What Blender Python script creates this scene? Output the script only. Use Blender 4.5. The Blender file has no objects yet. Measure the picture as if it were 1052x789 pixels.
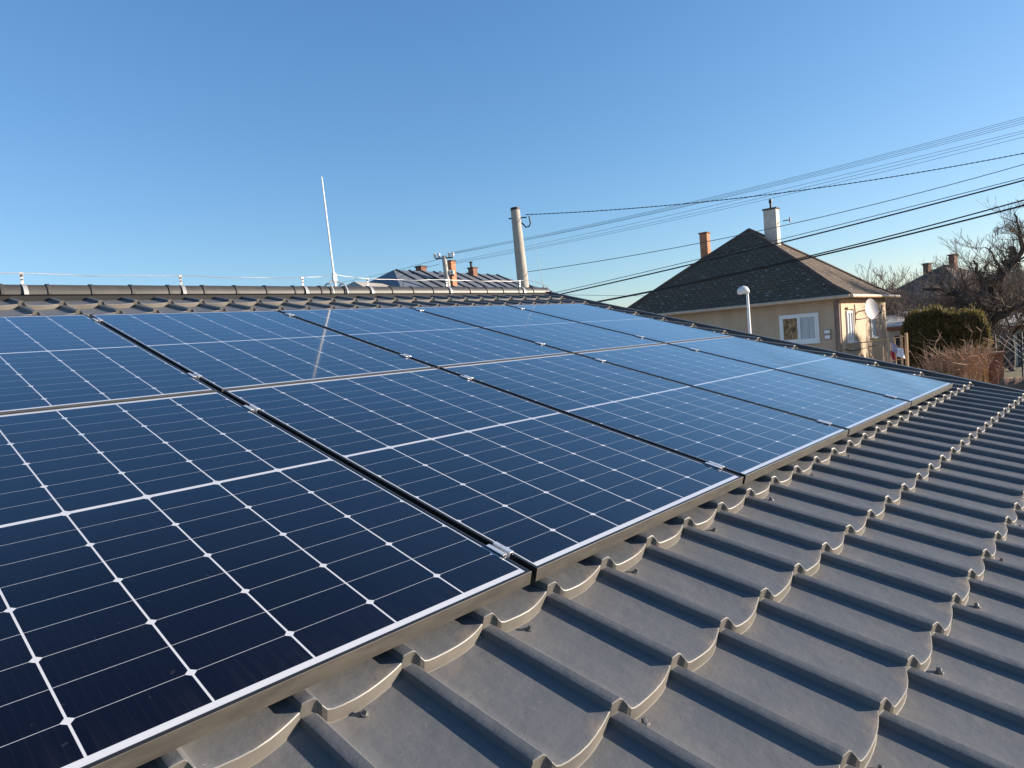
import bpy, bmesh, math, random
from mathutils import Vector, Matrix

# ------------------------------------------------------------------ camera
scene = bpy.context.scene
col = scene.collection
H0 = 2.454                                   # height of the panels' lower edge above ground
CAM = Vector((-1.17879757, -1.10680826, 0.54593878 + H0))
RIGHT = Vector((0.68635591, -0.72254039, -0.0827705))
DOWN = Vector((-0.09875368, 0.02016334, -0.99490761))
FWD = Vector((0.72052986, 0.69103461, -0.05751429))
FPX, CX, CY = 699.71, 526.0, 394.5           # focal length and centre in photo pixels (1052 x 789)
cd = bpy.data.cameras.new('camera')
cam = bpy.data.objects.new('camera', cd)
col.objects.link(cam)
cd.sensor_width = 36.0
cd.lens = 36.0 * FPX / 1052.0
cd.clip_start = 0.05
cd.clip_end = 3000
mw = Matrix.Identity(4)
for i in range(3):
    mw[i][0] = RIGHT[i]; mw[i][1] = -DOWN[i]; mw[i][2] = -FWD[i]; mw[i][3] = CAM[i]
cam.matrix_world = mw
scene.camera = cam

# ------------------------------------------------------------------ sky, sun, exposure
SUN = Vector((0.704, -0.662, 0.255)).normalized()      # towards the sun
w = bpy.data.worlds.new('World'); scene.world = w; w.use_nodes = True
nt = w.node_tree
bg = nt.nodes['Background']
sky = nt.nodes.new('ShaderNodeTexSky')
sky.sky_type = 'NISHITA'; sky.sun_disc = False
sky.sun_elevation = math.asin(SUN.z)
sky.sun_rotation = math.atan2(SUN.x, SUN.y)
sky.altitude = 2800; sky.air_density = 1.3; sky.dust_density = 3.0; sky.ozone_density = 4.6
# soften the sky's brightness range (horizon against zenith) without changing its hue
bw = nt.nodes.new('ShaderNodeRGBToBW'); nt.links.new(sky.outputs[0], bw.inputs[0])
dv = nt.nodes.new('ShaderNodeMath'); dv.operation = 'DIVIDE'; nt.links.new(bw.outputs[0], dv.inputs[0]); dv.inputs[1].default_value = 0.84
pw = nt.nodes.new('ShaderNodeMath'); pw.operation = 'POWER'; nt.links.new(dv.outputs[0], pw.inputs[0]); pw.inputs[1].default_value = -0.18
# darker sky overhead, dimmed to weaken fill light and panel reflections
dk = nt.nodes.new('ShaderNodeMath'); dk.operation = 'POWER'; nt.links.new(dv.outputs[0], dk.inputs[0]); dk.inputs[1].default_value = 1.6
mn = nt.nodes.new('ShaderNodeMath'); mn.operation = 'MINIMUM'; nt.links.new(pw.outputs[0], mn.inputs[0]); nt.links.new(dk.outputs[0], mn.inputs[1])
vm = nt.nodes.new('ShaderNodeVectorMath'); vm.operation = 'SCALE'; nt.links.new(sky.outputs[0], vm.inputs[0]); nt.links.new(mn.outputs[0], vm.inputs['Scale'])
tn = nt.nodes.new('ShaderNodeVectorMath'); tn.operation = 'MULTIPLY'; nt.links.new(vm.outputs[0], tn.inputs[0]); # paler, warmer haze where the sky is brightest (towards the horizon and the sun)
rp = nt.nodes.new('ShaderNodeMath'); rp.operation = 'POWER'; nt.links.new(dv.outputs[0], rp.inputs[0]); rp.inputs[1].default_value = 0.22
rm = nt.nodes.new('ShaderNodeMath'); rm.operation = 'MULTIPLY'; nt.links.new(rp.outputs[0], rm.inputs[0]); rm.inputs[1].default_value = 0.825
cx = nt.nodes.new('ShaderNodeCombineXYZ'); nt.links.new(rm.outputs[0], cx.inputs[0]); cx.inputs[1].default_value = 1.0; bp = nt.nodes.new('ShaderNodeMath'); bp.operation = 'POWER'; nt.links.new(dv.outputs[0], bp.inputs[0]); bp.inputs[1].default_value = -0.08
nt.links.new(bp.outputs[0], cx.inputs[2])
nt.links.new(cx.outputs[0], tn.inputs[1])
nt.links.new(tn.outputs[0], bg.inputs[0])
bg.inputs[1].default_value = 0.130
sl = bpy.data.lights.new('sun', 'SUN'); so = bpy.data.objects.new('sun', sl); col.objects.link(so)
sl.energy = 5.0; sl.angle = math.radians(0.55); sl.color = (1.0, 0.88, 0.73)
so.rotation_euler = (-SUN).to_track_quat('-Z', 'Y').to_euler()
so.location = (20, -20, 20)
scene.view_settings.view_transform = 'Standard'
scene.view_settings.look = 'None'
scene.view_settings.exposure = 1.0
scene.view_settings.gamma = 1.0
scene.view_settings.use_curve_mapping = False

# ------------------------------------------------------------------ helpers
TILT = math.radians(15.45)
ct, st = math.cos(TILT), math.sin(TILT)
def RP(u, v, n=0.0):
    """point on the tilted roof: u along the ridge, v up the slope, n off the panel plane"""
    return Vector((u, v * ct - n * st, v * st + n * ct + H0))
ROOFROT = Matrix.Rotation(TILT, 4, 'X')
def ray(x, y):
    return (RIGHT * ((x - CX) / FPX) + DOWN * ((y - CY) / FPX) + FWD)
def at(x, y, D):
    d = ray(x, y); return CAM + d * (D / math.hypot(d.x, d.y))
def hit_plane(x, y, p, n):
    d = ray(x, y); return CAM + d * ((p - CAM).dot(n) / d.dot(n))
def project(P):
    q = P - CAM; z = q.dot(FWD)
    return CX + FPX * q.dot(RIGHT) / z, CY + FPX * q.dot(DOWN) / z, z

class MB:
    def __init__(s): s.v = []; s.f = []
    def add(s, vs, fs):
        o = len(s.v); s.v += [tuple(p) for p in vs]; s.f += [tuple(i + o for i in f) for f in fs]
    def box(s, c, d, m=None):
        x, y, z = d[0] / 2, d[1] / 2, d[2] / 2
        vs = [Vector((a * x, b * y, e * z)) for a in (-1, 1) for b in (-1, 1) for e in (-1, 1)]
        if m is not None: vs = [m @ p for p in vs]
        vs = [p + Vector(c) for p in vs]
        s.add(vs, [(0, 1, 3, 2), (4, 6, 7, 5), (0, 4, 5, 1), (2, 3, 7, 6), (0, 2, 6, 4), (1, 5, 7, 3)])
    def tube(s, pts, rad, n=6, cap=True):
        pts = [Vector(p) for p in pts]
        if not hasattr(rad, '__len__'): rad = [rad] * len(pts)
        rings = []; prev = None
        for i, p in enumerate(pts):
            a = pts[max(i - 1, 0)]; b = pts[min(i + 1, len(pts) - 1)]
            t = (b - a)
            if t.length < 1e-9: t = Vector((0, 0, 1))
            t.normalize()
            if prev is None:
                r = t.orthogonal().normalized()
            else:
                r = prev - t * prev.dot(t)
                r = r.normalized() if r.length > 1e-6 else t.orthogonal().normalized()
            prev = r; q = t.cross(r)
            rings.append([p + (r * math.cos(k * 2 * math.pi / n) + q * math.sin(k * 2 * math.pi / n)) * rad[i] for k in range(n)])
        vs = [x for rg in rings for x in rg]; fs = []
        for i in range(len(pts) - 1):
            for k in range(n):
                k2 = (k + 1) % n
                fs.append((i * n + k, i * n + k2, (i + 1) * n + k2, (i + 1) * n + k))
        if cap:
            fs.append(tuple(range(n - 1, -1, -1))); fs.append(tuple((len(pts) - 1) * n + k for k in range(n)))
        s.add(vs, fs)
    def prism(s, poly, h):
        """closed polygon (list of 3D) extruded by the vector h"""
        n = len(poly); vs = [Vector(p) for p in poly] + [Vector(p) + Vector(h) for p in poly]
        s.add(vs, [tuple(range(n - 1, -1, -1)), tuple(range(n, 2 * n))] + [(i, (i + 1) % n, n + (i + 1) % n, n + i) for i in range(n)])
    def build(s, name, mat, parent=None, smooth=None, loc=None, rot=None, bevel=None):
        me = bpy.data.meshes.new(name); me.from_pydata(s.v, [], s.f); me.update()
        bm = bmesh.new(); bm.from_mesh(me)
        if len(bm.faces) < 60000: bmesh.ops.recalc_face_normals(bm, faces=bm.faces)
        bm.to_mesh(me); bm.free()
        o = bpy.data.objects.new(name, me); col.objects.link(o)
        me.materials.append(mat)
        if smooth is not None:
            me.polygons.foreach_set('use_smooth', [True] * len(me.polygons))
            if smooth > 0: me.set_sharp_from_angle(angle=math.radians(smooth))
        if parent is not None: o.parent = parent
        if loc is not None: o.location = loc
        if rot is not None: o.rotation_euler = rot
        if bevel:
            b = o.modifiers.new('bevel', 'BEVEL'); b.width = bevel; b.segments = 2; b.limit_method = 'ANGLE'
        return o
def empty(name, loc=(0, 0, 0), rot=None, label=None, cat=None, group=None):
    o = bpy.data.objects.new(name, None); col.objects.link(o); o.location = loc
    o.empty_display_size = 0.2
    if rot is not None: o.rotation_euler = rot
    return tag(o, label, cat, group)
def tag(o, label=None, cat=None, group=None, kind=None):
    if label: o['label'] = label
    if cat: o['category'] = cat
    if group: o['group'] = group
    if kind: o['kind'] = kind
    return o
def copy_tree(o, parent=None):
    c = o.copy(); col.objects.link(c)
    if parent is not None: c.parent = parent
    for ch in list(o.children): copy_tree(ch, c)
    return c

# ------------------------------------------------------------------ materials
def mat(name, color, rough=0.6, metal=0.0, spec=0.5):
    m = bpy.data.materials.new(name); m.use_nodes = True
    b = m.node_tree.nodes['Principled BSDF']
    b.inputs['Base Color'].default_value = (*color, 1); b.inputs['Roughness'].default_value = rough
    b.inputs['Metallic'].default_value = metal; b.inputs['Specular IOR Level'].default_value = spec
    return m
class N:
    """tiny node-graph writer"""
    def __init__(s, m): s.t = m.node_tree; s.b = s.t.nodes['Principled BSDF']
    def n(s, typ, **k):
        x = s.t.nodes.new(typ)
        for a, b in k.items(): setattr(x, a, b)
        return x
    def put(s, sock, v):
        if isinstance(v, bpy.types.NodeSocket): s.t.links.new(v, sock)
        else: sock.default_value = v
    def math(s, op, a, b=None, c=None):
        x = s.n('ShaderNodeMath', operation=op); s.put(x.inputs[0], a)
        if b is not None: s.put(x.inputs[1], b)
        if c is not None: s.put(x.inputs[2], c)
        return x.outputs[0]
    def mix(s, f, a, b):
        x = s.n('ShaderNodeMix', data_type='RGBA'); s.put(x.inputs[0], f)
        s.put(x.inputs[6], (*a, 1) if isinstance(a, tuple) else a); s.put(x.inputs[7], (*b, 1) if isinstance(b, tuple) else b)
        return x.outputs[2]
    def noise(s, vec, scale, detail=4, rough=0.55):
        x = s.n('ShaderNodeTexNoise'); s.put(x.inputs['Scale'], scale); s.put(x.inputs['Detail'], detail); s.put(x.inputs['Roughness'], rough)
        if vec is not None: s.t.links.new(vec, x.inputs['Vector'])
        return x.outputs[0]
    def coord(s, which='Object'):
        return s.n('ShaderNodeTexCoord').outputs[which]
    def scale(s, vec, sc):
        x = s.n('ShaderNodeMapping'); s.t.links.new(vec, x.inputs[0]); x.inputs['Scale'].default_value = sc; return x.outputs[0]
    def ramp(s, f, a, b):
        x = s.n('ShaderNodeMapRange'); s.put(x.inputs[0], f); x.inputs[1].default_value = a; x.inputs[2].default_value = b; x.clamp = True
        return x.outputs[0]
    def bump(s, h, strength=0.3, dist=0.01):
        x = s.n('ShaderNodeBump'); x.inputs['Strength'].default_value = strength; x.inputs['Distance'].default_value = dist
        s.t.links.new(h, x.inputs['Height']); s.t.links.new(x.outputs[0], s.b.inputs['Normal'])
def noisy(name, a, b, scale=8, rough=0.7, bump=0.0, spec=0.5, metal=0.0, stretch=(1, 1, 1), lo=0.3, hi=0.7):
    m = mat(name, a, rough, metal, spec); g = N(m)
    v = g.scale(g.coord(), stretch)
    f = g.ramp(g.noise(v, scale, 6), lo, hi)
    g.put(g.b.inputs['Base Color'], g.mix(f, a, b))
    if bump: g.bump(g.noise(v, scale * 3, 6), bump, 0.02)
    return m

# roof sheet: matt anthracite coating with dust
M_roof = mat('roof_coating', (0.13, 0.13, 0.13), 0.5, 0, 0.18)
g = N(M_roof); oc = g.coord(); rv = g.scale(oc, (1, 0.25, 0.25))
n1 = g.ramp(g.noise(oc, 1.7, 6, 0.6), 0.32, 0.70); n2 = g.ramp(g.noise(oc, 55, 5, 0.7), 0.3, 0.7)
streak = g.ramp(g.noise(g.scale(oc, (14, 0.9, 0.9)), 3.1, 5, 0.6), 0.50, 0.80)          # run-off streaks down the slope
blot = g.ramp(g.noise(oc, 6.5, 6, 0.72), 0.52, 0.74)                                     # dried puddle marks
scuff = g.math('GREATER_THAN', g.noise(g.scale(oc, (22, 130, 60)), 2.2, 3, 0.5), 0.715)   # boot scuffs and scratches
patch = g.ramp(g.noise(oc, 0.9, 3), 0.48, 0.66)
c = g.mix(n1, (0.112, 0.117, 0.126), (0.142, 0.144, 0.148))
c = g.mix(g.math('MULTIPLY', n2, 0.35), c, (0.112, 0.113, 0.117))
c = g.mix(g.math('MULTIPLY', streak, 0.30), c, (0.182, 0.175, 0.163))
c = g.mix(g.math('MULTIPLY', blot, 0.34), c, (0.190, 0.180, 0.165))
c = g.mix(g.math('MULTIPLY', g.math('MULTIPLY', scuff, patch), 0.55), c, (0.40, 0.38, 0.35))
gr = g.n('ShaderNodeAttribute'); gr.attribute_name = 'grime'                               # silt left above the step edges and in the laps
gm = g.math('MULTIPLY', gr.outputs['Fac'], g.ramp(g.noise(oc, 24, 5, 0.65), 0.30, 0.62))
c = g.mix(g.math('MULTIPLY', gm, 0.75), c, (0.300, 0.232, 0.170))
spk = g.math('GREATER_THAN', g.noise(oc, 190, 2), 0.715)
c = g.mix(g.math('MULTIPLY', g.math('MULTIPLY', spk, blot), 0.9), c, (0.44, 0.42, 0.38))
drk = g.math('GREATER_THAN', g.noise(oc, 160, 1), 0.735)
c = g.mix(g.math('MULTIPLY', drk, 0.45), c, (0.05, 0.048, 0.045))
g.put(g.b.inputs['Base Color'], c)
g.put(g.b.inputs['Roughness'], g.math('ADD', 0.44, g.math('MULTIPLY', blot, 0.2)))
g.bump(g.math('ADD', g.math('MULTIPLY', g.noise(oc, 420, 2), 0.35), g.math('MULTIPLY', g.noise(oc, 9, 4), 7.0)), 0.16, 0.005)
M_edgelight = noisy('edge_highlight', (0.135, 0.132, 0.128), (0.225, 0.212, 0.195), 26, 0.45)  # lighter tone painting the bright highlight on the step edges
M_riser = noisy('tan_riser', (0.108, 0.100, 0.090), (0.165, 0.148, 0.126), 12, 0.6, spec=0.2)  # tan tone of the step risers
M_trim = noisy('trim_coating', (0.045, 0.042, 0.042), (0.06, 0.056, 0.052), 6, 0.45)
M_ridge = noisy('ridge_coating', (0.040, 0.039, 0.038), (0.064, 0.060, 0.055), 9, 0.5)

# solar glass: printed cell grid under glass
M_glass = mat('solar_cells', (0.004, 0.006, 0.016), 0.045)
g = N(M_glass)
uv = g.n('ShaderNodeUVMap').outputs[0]; sx = g.n('ShaderNodeSeparateXYZ'); g.t.links.new(uv, sx.inputs[0])
U, V = sx.outputs[0], sx.outputs[1]
p, q = 0.1845, 0.0920
xc = g.math('SUBTRACT', U, 0.567)
def dist_to_multiple(x, per):
    a = g.math('ADD', g.math('DIVIDE', x, per), 0.5)
    return g.math('MULTIPLY', g.math('ABSOLUTE', g.math('SUBTRACT', g.math('FRACT', g.math('ADD', a, 100.0)), 0.5)), per)
fx = dist_to_multiple(xc, p)
a_ = g.math('SUBTRACT', g.math('ABSOLUTE', g.math('SUBTRACT', V, 0.861)), 0.0065)
fy = dist_to_multiple(a_, q); fy2 = dist_to_multiple(a_, 2 * q)
ok = g.math('GREATER_THAN', fx, 0.0020)
for cnd in (g.math('LESS_THAN', g.math('ABSOLUTE', xc), 3 * p - 0.0014),
            g.math('GREATER_THAN', fy, 0.00047),
            g.math('GREATER_THAN', g.math('ADD', fx, fy2), 0.0106),
            g.math('GREATER_THAN', a_, 0.0),
            g.math('LESS_THAN', a_, 9 * q - 0.001)):
    ok = g.math('MULTIPLY', ok, cnd)
# the last half row keeps square corners
rnd = g.n('ShaderNodeObjectInfo').outputs['Random']
cellrow = g.n('ShaderNodeTexWhiteNoise', noise_dimensions='3D')
cv = g.n('ShaderNodeCombineXYZ')
g.put(cv.inputs[0], g.math('FLOOR', g.math('DIVIDE', xc, p))); g.put(cv.inputs[1], g.math('FLOOR', g.math('DIVIDE', g.math('SUBTRACT', V, 0.861), q))); g.put(cv.inputs[2], rnd)
g.t.links.new(cv.outputs[0], cellrow.inputs[0])
# very fine silver busbars along the panel
bb = g.math('LESS_THAN', dist_to_multiple(xc, p / 10), 0.00022)
cell = g.mix(g.math('MULTIPLY', cellrow.outputs[0], 0.6), (0.0018, 0.0010, 0.0052), (0.0026, 0.0018, 0.0074))
cell = g.mix(g.math('MULTIPLY', bb, 0.08), cell, (0.10, 0.11, 0.13))
pc = g.mix(ok, (0.56, 0.57, 0.60), cell)
oc = g.coord()
dust = g.ramp(g.noise(oc, 3.1, 6, 0.65), 0.35, 0.85)
spot = g.math('MULTIPLY', g.math('GREATER_THAN', g.noise(oc, 46, 2), 0.742), 0.35)
low = g.math('POWER', g.ramp(V, 0.16, 0.0), 2.0)
drip = g.math('MULTIPLY', g.ramp(g.noise(g.scale(oc, (26, 1.6, 1)), 2.0, 4), 0.42, 0.8), low)
pc = g.mix(g.math('ADD', g.math('ADD', g.math('MULTIPLY', dust, 0.004), g.math('MULTIPLY', drip, 0.030)), g.math('MULTIPLY', spot, 0.10)), pc, (0.42, 0.40, 0.37))
g.put(g.b.inputs['Base Color'], pc)
g.put(g.b.inputs['Roughness'], g.math('ADD', 0.065, g.math('MULTIPLY', dust, 0.012)))
g.b.inputs['IOR'].default_value = 1.33
g.b.inputs['Coat Weight'].default_value = 1.0; g.b.inputs['Coat IOR'].default_value = 1.36; g.b.inputs['Coat Roughness'].default_value = 0.075
M_frame = noisy('anodised_frame', (0.016, 0.016, 0.017), (0.024, 0.023, 0.022), 14, 0.36, spec=0.45, stretch=(1, 1, 3))
M_frame_sundust = noisy('sunlit_dusty_frame', (0.046, 0.043, 0.039), (0.088, 0.078, 0.065), 9, 0.55, spec=0.3, stretch=(1, 1, 4))  # paler copy of the frame, sunlight and dust put into the colour
M_alu = noisy('bare_aluminium', (0.62, 0.63, 0.65), (0.75, 0.76, 0.78), 30, 0.35, metal=0.6)
M_zinc = noisy('galvanised_steel', (0.36, 0.36, 0.36), (0.50, 0.49, 0.48), 40, 0.42, metal=0.35)
M_screw = mat('screw_steel', (0.16, 0.16, 0.16), 0.4, 0.4)
M_black = mat('black_rubber', (0.012, 0.012, 0.013), 0.6)
M_wire = mat('weathered_conductor', (0.10, 0.10, 0.105), 0.6)
M_concrete = noisy('spun_concrete', (0.30, 0.27, 0.23), (0.46, 0.41, 0.35), 4, 0.85, 0.2, stretch=(1, 1, 0.4))
M_pole2 = noisy('far_concrete', (0.34, 0.32, 0.29), (0.44, 0.42, 0.38), 5, 0.85)
M_porc = mat('porcelain', (0.7, 0.68, 0.63), 0.25)
M_dark = mat('dark_steel', (0.05, 0.05, 0.055), 0.5, 0.3)
M_ground = noisy('winter_grass', (0.075, 0.080, 0.035), (0.17, 0.145, 0.080), 0.6, 0.95, 0.3)
M_plaster = noisy('beige_plaster', (0.43, 0.310, 0.212), (0.54, 0.415, 0.295), 1.3, 0.9, 0.15, stretch=(1.6, 1.6, 0.35))
M_plaster2 = noisy('white_plaster', (0.55, 0.53, 0.48), (0.62, 0.60, 0.55), 2, 0.9)
M_dish = mat('dish_paint', (0.50, 0.47, 0.47), 0.6)
M_white = mat('white_paint', (0.75, 0.75, 0.74), 0.4)
M_pane = mat('window_glass', (0.04, 0.05, 0.06), 0.05); 
M_curtain = noisy('pale_curtain', (0.30, 0.33, 0.37), (0.55, 0.57, 0.60), 3, 0.25, stretch=(6, 6, 0.6))
M_panereflect = noisy('painted_reflection', (0.05, 0.025, 0.010), (0.42, 0.26, 0.12), 9, 0.35, stretch=(1.6, 1.6, 0.7), lo=0.38, hi=0.66)  # brown blotches paint a reflection of sunlit shrubs in the pane
M_brick = mat('orange_brick', (0.4, 0.16, 0.07), 0.9)
def brickify(m, a, b, mo, sc):
    g = N(m); t = g.n('ShaderNodeTexBrick'); t.inputs['Color1'].default_value = (*a, 1); t.inputs['Color2'].default_value = (*b, 1)
    t.inputs['Mortar'].default_value = (*mo, 1); t.inputs['Scale'].default_value = sc; t.inputs['Mortar Size'].default_value = 0.018
    gm = g.n('ShaderNodeNewGeometry'); sx = g.n('ShaderNodeSeparateXYZ'); g.t.links.new(g.coord(), sx.inputs[0])
    cv = g.n('ShaderNodeCombineXYZ'); g.put(cv.inputs[0], g.math('ADD', sx.outputs[0], sx.outputs[1])); g.put(cv.inputs[1], sx.outputs[2])
    g.t.links.new(cv.outputs[0], t.inputs['Vector']); g.t.links.new(t.outputs[0], g.b.inputs['Base Color'])
brickify(M_brick, (0.50, 0.19, 0.075), (0.36, 0.13, 0.06), (0.38, 0.30, 0.22), 3.4)
M_brick2 = mat('brown_brick', (0.2, 0.09, 0.05), 0.9); brickify(M_brick2, (0.24, 0.095, 0.055), (0.17, 0.07, 0.045), (0.2, 0.16, 0.13), 3.2)
M_whitebrick = mat('limewashed_brick', (0.6, 0.55, 0.48), 0.9); brickify(M_whitebrick, (0.66, 0.60, 0.52), (0.56, 0.50, 0.44), (0.5, 0.46, 0.40), 3.2)
# slate roof of the neighbour: courses of shingles with chipped pale spots
M_slate = mat('slate_shingles', (0.1, 0.09, 0.08), 0.85, 0, 0.15)
g = N(M_slate); uvn = g.n('ShaderNodeUVMap').outputs[0]
br = g.n('ShaderNodeTexBrick'); g.t.links.new(uvn, br.inputs['Vector'])
br.inputs['Color1'].default_value = (0.112, 0.082, 0.058, 1); br.inputs['Color2'].default_value = (0.152, 0.113, 0.078, 1); br.inputs['Mortar'].default_value = (0.055, 0.048, 0.042, 1)
br.inputs['Scale'].default_value = 1.0; br.inputs['Mortar Size'].default_value = 0.02; br.inputs['Brick Width'].default_value = 0.26; br.inputs['Row Height'].default_value = 0.17
oc = g.coord()
chip = g.math('GREATER_THAN', g.noise(g.scale(uvn, (1.9, 3.4, 1)), 2.3, 4, 0.65), 0.635)
moss = g.ramp(g.noise(oc, 0.9, 5), 0.4, 0.75)
c = g.mix(g.math('MULTIPLY', moss, 0.45), br.outputs[0], (0.145, 0.105, 0.065))
c = g.mix(g.math('MULTIPLY', chip, 0.8), c, (0.42, 0.41, 0.39))
g.put(g.b.inputs['Base Color'], c); g.bump(br.outputs[1], 0.3, 0.03)
M_gutter = noisy('gutter_metal', (0.50, 0.36, 0.25), (0.60, 0.45, 0.32), 4, 0.5)
M_pipe = noisy('downpipe', (0.20, 0.13, 0.11), (0.26, 0.18, 0.15), 4, 0.5)
M_farroof = noisy('grey_sheet_roof', (0.110, 0.122, 0.142), (0.150, 0.160, 0.176), 1.5, 0.5)
M_seam = mat('dark_seam', (0.025, 0.027, 0.032), 0.6)
M_paleroof = noisy('pale_sheet_roof', (0.34, 0.31, 0.26), (0.42, 0.38, 0.32), 2, 0.6)
M_oldroof = noisy('old_tile_roof', (0.085, 0.060, 0.050), (0.12, 0.085, 0.07), 2, 0.9)
M_bark = noisy('bark', (0.055, 0.040, 0.030), (0.10, 0.075, 0.055), 12, 0.9)
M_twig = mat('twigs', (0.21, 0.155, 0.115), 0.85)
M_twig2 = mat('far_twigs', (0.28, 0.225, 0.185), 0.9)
M_reed = noisy('dry_stems', (0.42, 0.23, 0.12), (0.56, 0.37, 0.24), 3, 0.85)
M_hedge = noisy('conifer_leaf', (0.060, 0.056, 0.020), (0.150, 0.112, 0.040), 1.1, 0.8)
g = N(M_hedge); tl = g.n('ShaderNodeBsdfTranslucent'); tl.inputs[0].default_value = (0.20, 0.165, 0.05, 1); mx = g.n('ShaderNodeMixShader'); mx.inputs[0].default_value = 0.30
g.t.links.new(g.b.outputs[0], mx.inputs[1]); g.t.links.new(tl.outputs[0], mx.inputs[2]); g.t.links.new(mx.outputs[0], g.t.nodes['Material Output'].inputs[0])
M_fir = noisy('fir_needles', (0.025, 0.04, 0.025), (0.05, 0.07, 0.045), 2, 0.85)
M_flat = noisy('bitumen_roof', (0.34, 0.33, 0.32), (0.46, 0.45, 0.43), 1.2, 0.8)
M_rust = noisy('rusty_fascia', (0.30, 0.12, 0.07), (0.40, 0.17, 0.10), 3, 0.8)
M_wood = noisy('raw_wood', (0.40, 0.25, 0.13), (0.52, 0.34, 0.19), 6, 0.8, stretch=(1, 1, 0.3))
M_cloth_w = mat('white_cloth', (0.72, 0.70, 0.72), 0.9); M_cloth_r = mat('red_cloth', (0.45, 0.06, 0.07), 0.9); M_cloth_p = mat('mauve_cloth', (0.42, 0.34, 0.46), 0.9)
M_mesh = mat('fence_wire', (0.30, 0.33, 0.40), 0.5, 0.2)
M_litter = noisy('leaf_litter', (0.13, 0.062, 0.035), (0.24, 0.12, 0.065), 5, 0.95, 0.3)

# ------------------------------------------------------------------ ground
mb = MB(); S = 1500
mb.add([(-S, -S, 0), (S, -S, 0), (S, S, 0), (-S, S, 0)], [(0, 1, 2, 3)])
tag(mb.build('ground', M_ground), kind='structure')

# unseen street between the properties, added pale to bounce light onto the house
def strip(name, pts, z, m_):
    mb = MB(); mb.prism([(x, y, 0.0) for x, y in pts], (0, 0, z)); tag(mb.build(name, m_), kind='structure')
strip('road', [(11.0, -60), (17.0, -60), (15.5, 70), (9.5, 70)], 0.02, noisy('worn_asphalt', (0.16, 0.155, 0.15), (0.22, 0.21, 0.20), 3, 0.9, 0.2))
strip('pavement', [(17.02, -60), (24.0, -60), (22.6, 70), (15.52, 70)], 0.12, noisy('pale_paving', (0.42, 0.38, 0.33), (0.52, 0.48, 0.42), 4, 0.9))
# ------------------------------------------------------------------ the garage whose roof carries the panels
PITCH, STEP, U0, V0, W0 = 0.2225, 0.35, 0.038, -0.018, -0.0955
UL, UR, VB, VT = -4.2, 5.31, -1.75, 4.56
prof = [(0.0, 0.0042, 0.0), (0.0030, 0.0190, 0.0), (0.0075, 0.0208, -0.0006), (0.016, 0.0226, -0.002), (0.0245, 0.0238, -0.0035), (0.029, 0.0212, -0.0060), (0.0345, 0.0120, -0.0150),
        (0.042, 0.0030, -0.0200), (0.052, 0.0002, -0.0220), (0.070, -0.0004, -0.0235), (0.100, -0.0008, -0.0240), (0.130, -0.0006, -0.0225), (0.155, 0.0, -0.0190),
        (0.175, 0.0006, -0.0145), (0.193, 0.0014, -0.0095), (0.207, 0.0022, -0.0050), (0.2165, 0.0032, -0.0015)]
us = []
k = int(math.floor((UL - U0) / PITCH)) - 1
while U0 + k * PITCH < UR:
    for d, z, s in prof:
        u = U0 + k * PITCH + d
        if UL <= u <= UR: us.append((u, z, s))
    k += 1
def roof_sheet():
    rnd = random.Random(3)
    rows = []                                  # (row builder) lines of constant parameter
    k0 = int(math.floor((VB - V0) / STEP)); k1 = int(math.ceil((VT - V0) / STEP))
    for k in range(k0, k1 + 1):
        for kind, fr in (('e', -0.0032), ('e', -0.0012), ('e', 0.0002), ('e', 0.0016), ('e', 0.005), ('f', 0.035), ('f', 0.11), ('f', 0.28), ('f', 0.5), ('f', 0.75), ('f', 0.93)):
            rows.append((k, kind, fr))
    vs = []; grime = []
    for k, kind, fr in rows:
        for i, (u, z, s) in enumerate(us):
            wv = 0.0012 * math.sin(u * 37.1 + k * 2.3) + 0.0008 * math.sin(u * 11.3 + k * 5.1)
            edge = V0 + k * STEP + s + wv
            nxt = V0 + (k + 1) * STEP + s
            if kind == 'e':
                v = edge + fr
                o = {-0.0032: 0.0, -0.0012: 0.0013, 0.0002: 0.0258, 0.0016: 0.0277, 0.005: 0.0280}[fr]
            else:
                v = edge + (nxt - edge) * fr
                o = 0.0280 * (1 - fr) 
            v = min(max(v, VB), VT)
            n = W0 + z + o + 0.0007 * math.sin(u * 5.3 + v * 7.0)
            vs.append(RP(u, v, n))
            dph = (u - U0) % PITCH
            side = max(0.0, 1 - abs(dph - 0.168) / 0.05)
            gl = {0.0016: 1.0, 0.005: 1.0, 0.035: 0.75}.get(fr, 0.0) * side
            if fr in (-0.0032, 0.93): gl = 0.35 * max(0.0, 1 - abs(dph - 0.09) / 0.10)
            grime.append(gl)
    m = len(us); fs = []
    for r in range(len(rows) - 1):
        for i in range(m - 1):
            fs.append((r * m + i, r * m + i + 1, (r + 1) * m + i + 1, (r + 1) * m + i))
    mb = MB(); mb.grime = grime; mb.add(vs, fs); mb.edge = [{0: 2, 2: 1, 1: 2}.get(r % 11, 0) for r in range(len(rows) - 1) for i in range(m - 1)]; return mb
garage = empty('garage', (0, 0, 0), None, 'low garage under a dark grey metal tile roof that fills the foreground', 'garage')
_rs = roof_sheet(); roof = _rs.build('roof', M_roof, garage, smooth=20)
roof.data.materials.append(M_edgelight); roof.data.materials.append(M_riser)                      # painted highlight along the pressed edges of the steps, tan risers
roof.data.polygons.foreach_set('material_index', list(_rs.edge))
roof.data.attributes.new('grime', 'FLOAT', 'POINT').data.foreach_set('value', _rs.grime)
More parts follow.
